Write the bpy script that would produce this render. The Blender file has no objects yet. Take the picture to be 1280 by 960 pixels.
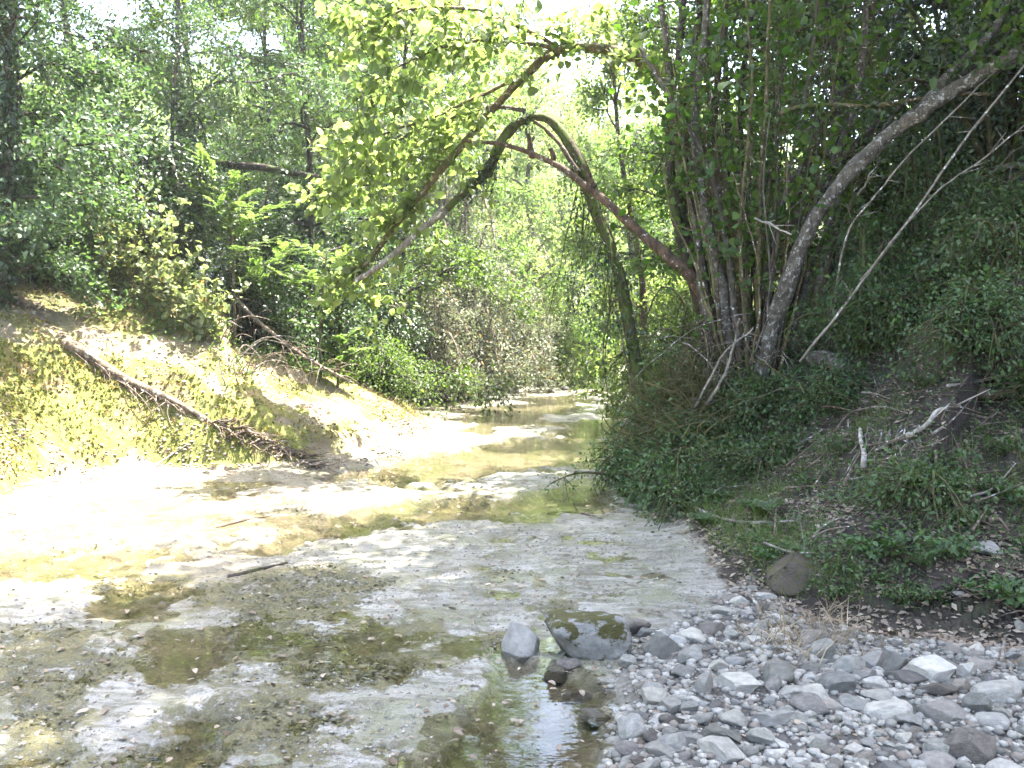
import bpy, math, random
import numpy as np

SC = bpy.context.scene
COL = SC.collection
R = np.random.default_rng(11)
random.seed(11)
PI = math.pi

# ------------------------------------------------------------------ camera
CAMZ = 1.6
FPX = 1108.0
TH = math.atan(60 / FPX)


def ray(px, py):
    u = (px - 640) / FPX
    v = (480 - py) / FPX
    return np.array([u, math.cos(TH) + v * math.sin(TH), -math.sin(TH) + v * math.cos(TH)])


def at(px, py, D):
    d = ray(px, py)
    d = d * (D / d[1])
    return np.array([d[0], d[1], d[2] + CAMZ])


def onz(px, py, z=0.0):
    d = ray(px, py)
    t = (z - CAMZ) / d[2]
    return np.array([d[0] * t, d[1] * t, z])


def line(pts):
    return np.array([at(*p) for p in pts])


# ------------------------------------------------------------------ noise
def _hash(ix, iy, iz, seed):
    h = (ix.astype(np.int64) * 374761393 + iy.astype(np.int64) * 668265263 + iz.astype(np.int64) * 2147483647 + seed * 974711) & 0xFFFFFFFF
    h = ((h ^ (h >> 13)) * 1274126177) & 0xFFFFFFFF
    h = (h ^ (h >> 16)) & 0xFFFFFFFF
    h = (h * 2246822519) & 0xFFFFFFFF
    return ((h ^ (h >> 15)) & 0xFFFFFF) / float(0xFFFFFF)


def vnoise(x, y, z=None, seed=0):
    x = np.asarray(x, float); y = np.asarray(y, float)
    flat = z is None
    z = np.zeros_like(x) if flat else np.asarray(z, float)
    ix, iy, iz = np.floor(x), np.floor(y), np.floor(z)
    fx, fy, fz = x - ix, y - iy, z - iz
    fx = fx * fx * (3 - 2 * fx); fy = fy * fy * (3 - 2 * fy); fz = fz * fz * (3 - 2 * fz)
    ix = ix.astype(np.int64); iy = iy.astype(np.int64); iz = iz.astype(np.int64)
    r = 0
    for a in (0, 1):
        for b in (0, 1):
            for c in ((0,) if flat else (0, 1)):
                w = (fx if a else 1 - fx) * (fy if b else 1 - fy) * (1.0 if flat else (fz if c else 1 - fz))
                r = r + w * _hash(ix + a, iy + b, iz + c, seed)
    return r * 2 - 1


def fbm(x, y, z=None, f=1.0, o=4, seed=0, g=0.5):
    r = 0; a = 1.0; t = 0
    x = np.asarray(x, float); y = np.asarray(y, float)
    for k in range(o):
        r = r + a * vnoise(x * f + 17.3 * k, y * f - 9.1 * k, None if z is None else np.asarray(z) * f + 3.7 * k, seed + k)
        t += a; a *= g; f *= 2.03
    return r / t


def sstep(a, b, x):
    t = np.clip((x - a) / (b - a), 0, 1)
    return t * t * (3 - 2 * t)


def unit(v):
    v = np.asarray(v, float)
    n = np.linalg.norm(v, axis=-1, keepdims=True)
    return v / np.maximum(n, 1e-9)


def smooth(pts, n):
    """Catmull-Rom through pts (any dimension), n samples"""
    p = np.asarray(pts, float)
    if len(p) < 3:
        t = np.linspace(0, 1, n)[:, None]
        return p[0] * (1 - t) + p[-1] * t
    q = np.vstack([2 * p[0] - p[1], p, 2 * p[-1] - p[-2]])
    seg = len(p) - 1
    t = np.linspace(0, seg, n)
    i = np.minimum(t.astype(int), seg - 1)
    f = (t - i)[:, None]
    a, b, c, d = q[i], q[i + 1], q[i + 2], q[i + 3]
    return 0.5 * ((2 * b) + (c - a) * f + (2 * a - 5 * b + 4 * c - d) * f ** 2 + (3 * b - a - 3 * c + d) * f ** 3)


# ------------------------------------------------------------------ mesh building
class Geo:
    def __init__(self):
        self.V = []; self.F = []; self.n = 0

    def add(self, V, F):
        V = np.asarray(V, np.float32)
        for f in (F if isinstance(F, list) else [F]):
            self.F.append(np.asarray(f, np.int64) + self.n)
        self.V.append(V); self.n += len(V)

    def mesh(self, name, mat, smooth_=True):
        me = bpy.data.meshes.new(name)
        if not self.V:
            return me
        V = np.concatenate(self.V)
        loops = np.concatenate([f.ravel() for f in self.F]).astype(np.int32)
        tot = np.concatenate([np.full(len(f), f.shape[1]) for f in self.F])
        start = np.concatenate([[0], np.cumsum(tot)[:-1]]).astype(np.int32)
        me.vertices.add(len(V)); me.vertices.foreach_set('co', V.ravel())
        me.loops.add(len(loops)); me.loops.foreach_set('vertex_index', loops)
        me.polygons.add(len(tot)); me.polygons.foreach_set('loop_start', start)
        me.update(calc_edges=True)
        me.polygons.foreach_set('use_smooth', np.full(len(tot), smooth_))
        for m in (mat if isinstance(mat, (list, tuple)) else [mat]):
            me.materials.append(m)
        me.update()
        return me


def link(name, me, parent=None, loc=None):
    o = bpy.data.objects.new(name, me); COL.objects.link(o)
    if parent is not None:
        o.parent = parent
        o.location = ([-c for c in parent.location] if parent.parent is None else (0, 0, 0)) if loc is None else loc
    elif loc is not None:
        o.location = loc
    return o


def tag(o, label=None, cat=None, group=None, kind=None):
    if label: o['label'] = label
    if cat: o['category'] = cat
    if group: o['group'] = group
    if kind: o['kind'] = kind
    return o


def thing(name, label, cat, loc=(0, 0, 0), group=None, rz=0.0):
    o = bpy.data.objects.new(name, None); COL.objects.link(o)
    o.empty_display_size = 0.1
    o.location = [float(c) for c in loc]; o.rotation_euler = (0, 0, rz)
    return tag(o, label, cat, group)


def dup(root, loc, rz=0.0, sc=1.0, label=None, group=None):
    c = root.copy(); COL.objects.link(c)
    c.location = [float(v) for v in loc]; c.rotation_euler = (0, 0, rz); c.scale = (sc, sc, sc)
    if label: c['label'] = label
    if group: c['group'] = group
    for ch in root.children:
        k = ch.copy(); COL.objects.link(k); k.parent = c
    return c


def tube(geo, pts, rad, sides=8, bump=0.0, seed=0, cap=True):
    p = np.asarray(pts, float); n = len(p)
    rad = np.broadcast_to(np.asarray(rad, float), (n,))
    t = unit(np.gradient(p, axis=0))
    a = np.array([0, 0, 1.0]) if abs(t[0][2]) < 0.9 else np.array([1.0, 0, 0])
    u = unit(np.cross(t[0], a)); U = [u]
    for i in range(1, n):
        u = u - t[i] * np.dot(u, t[i]); u = u / max(np.linalg.norm(u), 1e-9); U.append(u)
    U = np.array(U); W = np.cross(t, U)
    ang = np.linspace(0, 2 * PI, sides, endpoint=False)
    rr = rad[:, None] * np.ones((1, sides))
    if bump:
        s = np.concatenate([[0], np.cumsum(np.linalg.norm(np.diff(p, axis=0), axis=1))])
        m = max(rad.mean(), 1e-4)
        cx = np.cos(ang)[None, :] * 1.2 + 0 * s[:, None]; cy = np.sin(ang)[None, :] * 1.2 + 0 * s[:, None]
        rr = rr * (1 + bump * fbm(cx + seed, cy, (s[:, None] / (m * 5)) + 0 * cx, 1.0, 3, seed))
    V = p[:, None, :] + rr[..., None] * (np.cos(ang)[None, :, None] * U[:, None, :] + np.sin(ang)[None, :, None] * W[:, None, :])
    V = V.reshape(-1, 3)
    i = np.arange(n - 1)[:, None] * sides; j = np.arange(sides)[None, :]; k = (j + 1) % sides
    Fq = np.stack([i + j, i + k, i + sides + k, i + sides + j], -1).reshape(-1, 4)
    if cap:
        V = np.vstack([V, p[-1] + t[-1] * rad[-1] * 0.6, p[0] - t[0] * rad[0] * 0.3])
        b = (n - 1) * sides
        T = np.stack([b + j[0], b + k[0], np.full(sides, n * sides)], -1)
        T2 = np.stack([k[0], j[0], np.full(sides, n * sides + 1)], -1)
        geo.add(V, [Fq, T, T2])
    else:
        geo.add(V, Fq)


# leaf templates: x along the leaf (0..1), y across, z fold
LT = {
    'diamond': (np.array([[0, 0, 0], [.42, -.30, .06], [1, 0, -.05], [.42, .30, .06]]), np.array([[0, 1, 2], [0, 2, 3]])),
    'narrow': (np.array([[0, 0, 0], [.4, -.15, .03], [1, 0, -.10], [.4, .15, .03]]), np.array([[0, 1, 2], [0, 2, 3]])),
    'oval': (np.array([[0, 0, 0], [.25, -.26, .07], [.66, -.24, .04], [1, 0, -.12], [.66, .24, .04], [.25, .26, .07], [.5, 0, 0]]),
             np.array([[0, 1, 6], [1, 2, 6], [2, 3, 6], [3, 4, 6], [4, 5, 6], [5, 0, 6]])),
    'round': (np.array([[0, 0, 0], [.12, -.30, .06], [.45, -.43, .10], [.80, -.28, .02], [1.02, 0, -.12], [.80, .28, .02], [.45, .43, .10], [.12, .30, .06], [.5, 0, 0]]),
              np.array([[0, 1, 8], [1, 2, 8], [2, 3, 8], [3, 4, 8], [4, 5, 8], [5, 6, 8], [6, 7, 8], [7, 0, 8]])),
    'blade': (np.array([[0, -.014, 0], [0, .014, 0], [.5, .012, .04], [.5, -.012, .04], [1, 0, -.22]]), None),
}


def leaves(geo, pos, dirs, nrm, size, kind='diamond'):
    pos = np.asarray(pos, float); m = len(pos)
    if m == 0: return
    d = unit(dirs); nn = np.asarray(nrm, float)
    nn = unit(nn - d * (nn * d).sum(1, keepdims=True) + 1e-6)
    s = np.cross(nn, d)
    size = np.broadcast_to(np.asarray(size, float), (m,))[:, None, None]
    T, F = LT[kind]
    V = pos[:, None, :] + size * (T[None, :, 0:1] * d[:, None, :] + T[None, :, 1:2] * s[:, None, :] + T[None, :, 2:3] * nn[:, None, :])
    k = len(T); off = (np.arange(m) * k)[:, None, None]
    if kind == 'blade':
        q = np.array([[0, 1, 2, 3]]); t = np.array([[3, 2, 4]])
        geo.add(V.reshape(-1, 3), [(q[None] + off).reshape(-1, 4), (t[None] + off).reshape(-1, 3)])
    else:
        geo.add(V.reshape(-1, 3), (F[None] + off).reshape(-1, F.shape[1]))


def rnd(m, s=1.0):
    return R.normal(0, s, (m, 3))


# ------------------------------------------------------------------ materials
class NT:
    def __init__(self, name):
        self.m = bpy.data.materials.new(name); self.m.use_nodes = True
        self.t = self.m.node_tree; self.t.nodes.clear()
        self.out = self.n('ShaderNodeOutputMaterial')

    def n(self, typ, **kw):
        nd = self.t.nodes.new(typ)
        for k, v in kw.items():
            if k == 'ins':
                for a, b in v.items():
                    s = nd.inputs[a]
                    if hasattr(b, 'is_output'): self.t.links.new(b, s)
                    else: s.default_value = b
            else: setattr(nd, k, v)
        return nd

    def l(self, a, b): self.t.links.new(a, b)

    def mix(self, f, a, b, blend='MIX'):
        nd = self.n('ShaderNodeMix', data_type='RGBA', blend_type=blend)
        for s, v in ((nd.inputs[0], f), (nd.inputs[6], a), (nd.inputs[7], b)):
            if hasattr(v, 'is_output'): self.l(v, s)
            else: s.default_value = v if not isinstance(v, tuple) else (*v[:3], 1)
        return nd.outputs[2]

    def math(self, op, a, b=0.0, c=0.0, clamp=False):
        nd = self.n('ShaderNodeMath', operation=op, use_clamp=clamp)
        for s, v in zip(nd.inputs, (a, b, c)):
            if hasattr(v, 'is_output'): self.l(v, s)
            else: s.default_value = v
        return nd.outputs[0]

    def noise(self, vec, scale, detail=4, rough=.55, dist=0.0):
        nd = self.n('ShaderNodeTexNoise', ins={'Scale': scale, 'Detail': detail, 'Roughness': rough, 'Distortion': dist})
        if vec is not None: self.l(vec, nd.inputs['Vector'])
        return nd.outputs[0]

    def ramp(self, f, a, b, lo=0.0, hi=1.0):
        nd = self.n('ShaderNodeMapRange', interpolation_type='SMOOTHSTEP', ins={1: a, 2: b, 3: lo, 4: hi})
        self.l(f, nd.inputs[0]); return nd.outputs[0]

    def attr(self, name):
        return self.n('ShaderNodeAttribute', attribute_name=name).outputs['Fac']

    def pos(self):
        return self.n('ShaderNodeNewGeometry').outputs['Position']

    def obj(self, scale=(1, 1, 1)):
        tc = self.n('ShaderNodeTexCoord').outputs['Object']
        mp = self.n('ShaderNodeMapping', ins={'Scale': scale}); self.l(tc, mp.inputs[0]); return mp.outputs[0]

    def bump(self, h, strength=.5, dist=.02):
        return self.n('ShaderNodeBump', ins={'Strength': strength, 'Distance': dist, 'Height': h}).outputs[0]


def leaf_mat(name, c1, c2, trans=.45, tcol=None, rough=.5, spec=.35, brown=0.0):
    k = NT(name)
    g = k.n('ShaderNodeNewGeometry')
    rnd_ = g.outputs['Random Per Island']
    c = k.mix(rnd_, c1, c2)
    v = k.math('MULTIPLY_ADD', k.math('FRACT', k.math('MULTIPLY', rnd_, 7.31)), .7, .62)
    hs = k.n('ShaderNodeHueSaturation', ins={'Saturation': 1.0, 'Value': v}); k.l(c, hs.inputs['Color'])
    c = hs.outputs[0]
    if brown:
        f = k.math('LESS_THAN', k.math('FRACT', k.math('MULTIPLY', rnd_, 13.7)), brown)
        c = k.mix(f, c, (.20, .13, .05))
    p = k.n('ShaderNodeBsdfPrincipled', ins={'Base Color': c, 'Roughness': rough, 'Specular IOR Level': spec})
    t = k.n('ShaderNodeBsdfTranslucent')
    tc = k.mix(1.0, c, tcol or (1.5, 1.7, .55), 'MULTIPLY'); k.l(tc, t.inputs[0])
    mx = k.n('ShaderNodeMixShader', ins={0: trans}); k.l(p.outputs[0], mx.inputs[1]); k.l(t.outputs[0], mx.inputs[2])
    k.l(mx.outputs[0], k.out.inputs[0])
    return k.m


def bark_mat(name, a, b, lichen=0.0, lcol=(.55, .56, .52), moss=0.0, sc=1.0):
    k = NT(name)
    P = k.pos()
    n1 = k.noise(P, 9 * sc, 6, .65)
    n2 = k.noise(k.n('ShaderNodeMapping', ins={'Vector': P, 'Scale': (1, 1, .22)}).outputs[0], 38 * sc, 4, .6)
    c = k.mix(k.ramp(n2, .35, .68), a, b)
    c = k.mix(k.ramp(n1, .35, .7), c, tuple(x * .55 for x in b))
    if lichen:
        n3 = k.noise(P, 14 * sc, 5, .7)
        c = k.mix(k.ramp(n3, .62 - lichen * .25, .70 - lichen * .25), c, lcol)
    if moss:
        n4 = k.noise(P, 5, 5, .7)
        c = k.mix(k.ramp(n4, .6 - moss * .3, .72 - moss * .25), c, (.055, .075, .018))
    h = k.math('ADD', n2, k.math('MULTIPLY', n1, .7))
    p = k.n('ShaderNodeBsdfPrincipled', ins={'Base Color': c, 'Roughness': .85, 'Specular IOR Level': .2, 'Normal': k.bump(h, .8, .02)})
    k.l(p.outputs[0], k.out.inputs[0]); return k.m


def stone_mat(name, a, b, moss=0.0, rough=.8, vein=True):
    k = NT(name)
    O = k.obj()
    oi = k.n('ShaderNodeObjectInfo').outputs['Random']
    off = k.n('ShaderNodeVectorMath', operation='ADD', ins={0: O, 1: (0, 0, 0)})
    cmb = k.n('ShaderNodeCombineXYZ', ins={0: k.math('MULTIPLY', oi, 31), 1: k.math('MULTIPLY', oi, 17)})
    k.l(cmb.outputs[0], off.inputs[1]); O = off.outputs[0]
    n1 = k.noise(O, 2.2, 6, .65); n2 = k.noise(O, 9, 5, .7); n3 = k.noise(O, 34, 3, .7)
    c = k.mix(k.ramp(n1, .3, .7), a, b)
    c = k.mix(k.ramp(n2, .55, .75, 0, .55), c, tuple(x * .5 for x in a))
    c = k.mix(k.ramp(n3, .58, .75, 0, .4), c, (.5, .49, .46))
    hs = k.n('ShaderNodeHueSaturation', ins={'Saturation': k.math('MULTIPLY_ADD', oi, .5, .7), 'Value': k.math('MULTIPLY_ADD', k.math('FRACT', k.math('MULTIPLY', oi, 9.7)), .7, .62)})
    k.l(c, hs.inputs['Color']); c = hs.outputs[0]
    if moss:
        nz = k.n('ShaderNodeSeparateXYZ', ins={0: k.n('ShaderNodeNewGeometry').outputs['Normal']}).outputs[2]
        f = k.ramp(k.math('ADD', k.noise(O, 1.7, 5, .7), k.math('MULTIPLY', nz, .10)), .66 - moss * .25, .74 - moss * .25)
        c = k.mix(f, c, k.mix(n2, (.025, .026, .008), (.11, .10, .03)))
    h = k.math('ADD', k.math('MULTIPLY', n2, .8), k.math('MULTIPLY', n3, .4))
    p = k.n('ShaderNodeBsdfPrincipled', ins={'Base Color': c, 'Roughness': rough, 'Specular IOR Level': .3, 'Normal': k.bump(h, .7, .05)})
    k.l(p.outputs[0], k.out.inputs[0]); return k.m


M = {}
M['hazel'] = leaf_mat('hazel_leaf', (.095, .13, .048), (.145, .175, .082), .68, (1.85, 2.0, 1.05))  # lit copy of the hazel leaf, sunlight put into a paler colour
M['hazel_shade'] = leaf_mat('hazel_leaf_shade', (.04, .085, .02), (.075, .12, .03), .45, (1.5, 1.8, .5))  # darker copy of the hazel leaf, shade put into its colour
M['blue_green'] = leaf_mat('small_blue_green_leaf', (.045, .078, .042), (.085, .12, .065), .42, (1.4, 1.7, .7))
M['mid_green'] = leaf_mat('mid_green_leaf', (.05, .085, .026), (.085, .12, .04), .45)
M['dark_ivy'] = leaf_mat('dark_ivy_leaf', (.016, .035, .014), (.035, .062, .022), .2, None, .35, .5)
M['grey_leaf'] = leaf_mat('grey_dry_leaf', (.10, .115, .075), (.18, .19, .14), .32, (1.3, 1.4, .9), .6, .25, .05)
M['lime'] = leaf_mat('lime_leaf', (.075, .12, .035), (.12, .165, .065), .55, (1.5, 1.75, .85))
M['far_lit'] = leaf_mat('far_woodland_leaf', (.095, .135, .05), (.14, .175, .08), .64, (1.7, 1.85, .95))  # far leaves paled, glow of the valley gap put into their colour
M['fern'] = leaf_mat('fern_leaf', (.045, .09, .035), (.07, .12, .045), .35)
M['weed'] = leaf_mat('ground_leaf', (.035, .07, .022), (.07, .115, .04), .35, None, .45, .4)
M['grass'] = leaf_mat('grass_blade', (.06, .10, .025), (.11, .15, .04), .4)
M['straw'] = leaf_mat('dry_grass_blade', (.22, .17, .10), (.34, .28, .19), .3, (1.1, 1.05, .9), .7, .2)
M['pale_weed'] = leaf_mat('pale_weed_leaf', (.11, .145, .06), (.18, .21, .115), .45, (1.4, 1.4, .8), .6, .25, .03)
M['straw_olive'] = leaf_mat('olive_grass_blade', (.06, .065, .025), (.13, .12, .06), .35, (1.2, 1.1, .7), .7, .2)
M['litter'] = leaf_mat('leaf_litter', (.11, .08, .055), (.27, .225, .175), .15, (1.1, 1, .8), .7, .2)
M['moss'] = leaf_mat('moss_tuft', (.07, .085, .018), (.15, .155, .04), .25, (1.3, 1.3, .6), .8, .1, .25)
M['algae'] = leaf_mat('algae_tuft', (.035, .036, .014), (.14, .125, .06), .1, (1.1, 1.1, .7), .6, .3)
M['bark_grey'] = bark_mat('grey_bark', (.13, .115, .095), (.06, .05, .04), .10)
M['bark_brown'] = bark_mat('brown_bark', (.12, .09, .06), (.055, .04, .028), .1, moss=.3)
M['bark_red'] = bark_mat('red_brown_bark', (.12, .078, .05), (.06, .042, .03), .06)
M['bark_lichen'] = bark_mat('lichen_bark', (.13, .118, .098), (.07, .06, .048), .30, (.29, .29, .265), sc=1.5)
M['bark_dark'] = bark_mat('dark_bark', (.065, .05, .038), (.03, .024, .02), .05, moss=.3)
M['bark_mossy'] = bark_mat('mossy_bark', (.075, .06, .035), (.04, .032, .02), .0, moss=.8)
M['bark_olive'] = bark_mat('olive_bark', (.17, .14, .075), (.085, .068, .035), .12, moss=.25)
M['dead'] = bark_mat('dead_wood', (.27, .24, .20), (.14, .12, .10), .2)
M['dead_brown'] = bark_mat('dead_brown_wood', (.20, .155, .115), (.10, .075, .055), .1)
M['bleached'] = bark_mat('bleached_wood', (.46, .43, .38), (.27, .24, .20), .0)
M['log_wood'] = bark_mat('weathered_log_wood', (.19, .145, .10), (.085, .06, .04), .3, (.30, .27, .22))
M['root'] = bark_mat('root_wood', (.22, .13, .08), (.10, .06, .04), .05)
M['vine'] = bark_mat('vine_stem', (.10, .09, .045), (.05, .045, .025), .0, moss=.4)
M['stone_pale'] = stone_mat('pale_limestone', (.29, .275, .235), (.43, .41, .355))
M['stone_grey'] = stone_mat('grey_stone', (.165, .165, .14), (.275, .265, .23))
M['stone_warm'] = stone_mat('warm_grey_stone', (.20, .18, .15), (.30, .27, .23))
M['stone_dark'] = stone_mat('dark_brown_stone', (.10, .09, .075), (.19, .17, .145), rough=.6)
M['stone_moss'] = stone_mat('mossy_stone', (.13, .13, .12), (.27, .265, .245), .68)
M['stone_wet'] = stone_mat('wet_stone', (.09, .08, .06), (.17, .15, .12), .2, .25)
M['boulder'] = stone_mat('brown_boulder_rock', (.045, .037, .029), (.08, .068, .053), .25)

# ------------------------------------------------------------------ terrain
LEFT = np.array([  # x, y, lip height, crest height
    [-6.8, -30, 1.6, 3.0], [-6.8, 2, 1.6, 3.0], [-6.2, 6, 1.7, 3.0], [-4.95, 7.9, 1.75, 2.6], [-4.95, 9.2, 1.55, 2.5], [-4.3, 10.25, 1.2, 2.4], [-3.4, 10.45, .70, 2.1],
    [-2.6, 10.75, .28, 1.5], [-2.1, 11.6, .20, 1.35], [-1.6, 13, .16, 1.0], [-1.25, 14.2, .12, .7], [-1.5, 15.5, .12, .8], [-2.7, 18, .3, 1.2],
    [-2.9, 20.5, .9, 2.2], [-1.6, 22.8, 1.2, 2.6], [0.0, 26, 1.1, 2.6], [1.6, 31, .9, 2.2], [3.4, 37, .7, 2.0], [6.4, 44, .6, 2.0], [12, 52, .6, 2.0], [40, 70, .6, 2], [110, 100, .6, 2]])
RIGHT = np.array([
    [3.4, -30], [3.4, 2], [2.95, 3.9], [2.38, 4.75], [1.67, 5.4], [1.40, 6.4], [1.30, 8], [1.2, 9.6], [1.5, 12], [1.9, 14.8], [2.3, 18], [2.9, 22], [4.5, 30], [6.4, 36], [11, 42], [18, 48], [46, 62], [115, 90]])
LC = smooth(LEFT, 420); LC = LC[np.argsort(LC[:, 1], kind='stable')]
RC = smooth(RIGHT, 420); RC = RC[np.argsort(RC[:, 1], kind='stable')]


def nearest(X, Y, C):
    """nearest curve point: coarse pass over every seventh point, then a window round it"""
    X = X.ravel(); Y = Y.ravel(); Cc = C[::7]; off = np.arange(-7, 8)
    d = np.empty(len(X)); idx = np.empty(len(X), int)
    for s in range(0, len(X), 40000):
        x = X[s:s + 40000, None]; y = Y[s:s + 40000, None]
        i = ((x - Cc[None, :, 0]) ** 2 + (y - Cc[None, :, 1]) ** 2).argmin(1) * 7
        w = np.clip(i[:, None] + off[None], 0, len(C) - 1)
        D = (x - C[w, 0]) ** 2 + (y - C[w, 1]) ** 2
        j = D.argmin(1); r = np.arange(len(j))
        idx[s:s + 40000] = w[r, j]; d[s:s + 40000] = np.sqrt(D[r, j])
    return d, idx


def polysd(X, Y, poly):
    """signed distance to a polygon, negative inside"""
    P = np.asarray(poly, float)[:, :2]; Q = np.roll(P, -1, axis=0)
    best = np.full(X.shape, 1e9); ins = np.zeros(X.shape, bool)
    for (ax, ay), (bx, by) in zip(P, Q):
        ex, ey = bx - ax, by - ay
        t = np.clip(((X - ax) * ex + (Y - ay) * ey) / (ex * ex + ey * ey + 1e-9), 0, 1)
        best = np.minimum(best, np.hypot(X - ax - t * ex, Y - ay - t * ey))
        c = ((ay > Y) != (by > Y)) & (X < ex * (Y - ay) / (ey if abs(ey) > 1e-9 else 1e-9) + ax)
        ins ^= c
    return np.where(ins, -best, best)


def gp(pts):
    return [onz(*p) for p in pts]


PONDS = [
    (gp([(440, 612), (500, 572), (600, 556), (700, 538), (778, 500), (780, 572), (690, 586), (610, 597), (520, 612)]), .09),
    (gp([(556, 543), (575, 512), (640, 501), (700, 492), (775, 484), (770, 500), (700, 529), (600, 546)]), .06),
    (gp([(-40, 700), (112, 688), (240, 688), (337, 668), (467, 636), (517, 624), (600, 634), (668, 616), (716, 611), (740, 618), (702, 638), (635, 652), (551, 664), (480, 676), (337, 699), (180, 724), (112, 735), (-40, 750)]), .075),
    (gp([(178, 800), (240, 790), (285, 830), (300, 905), (330, 960), (180, 960), (190, 880)]), .040),
    (gp([(60, 745), (120, 742), (240, 740), (200, 765), (110, 772), (60, 765)]), .05),
    (gp([(606, 850), (640, 828), (690, 838), (740, 850), (775, 880), (760, 930), (760, 990), (560, 990), (540, 930), (600, 905)]), .07),
    (gp([(675, 490), (720, 478), (775, 470), (800, 472), (790, 482), (700, 490)]), .06),
]
ALGAE = [
    gp([(232, 760), (250, 735), (300, 718), (420, 705), (500, 725), (500, 745), (420, 770), (300, 790)]),
    gp([(60, 735), (150, 722), (260, 716), (270, 728), (150, 742), (80, 748)]),
    gp([(360, 840), (430, 825), (520, 830), (530, 850), (440, 880), (370, 870)]),
    gp([(-60, 800), (60, 780), (130, 800), (180, 850), (120, 905), (100, 960), (-60, 960)]),
    gp([(570, 808), (620, 796), (650, 800), (640, 822), (590, 826)]),
    gp([(550, 627), (590, 618), (640, 620), (600, 630)]),
    gp([(660, 762), (700, 752), (800, 740), (840, 735), (790, 752), (700, 768)]),
    gp([(180, 880), (300, 850), (420, 880), (420, 960), (180, 960)]),
    gp([(300, 745), (380, 760), (420, 800), (340, 826), (300, 800)]),
    gp([(420, 800), (520, 770), (560, 780), (500, 810)]),
]
GRAVEL = gp([(730, 1100), (770, 960), (785, 890), (775, 850), (800, 800), (850, 795), (905, 752), (930, 740), (1000, 782), (1090, 806), (1300, 820), (1500, 832), (1500, 1100)])


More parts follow.
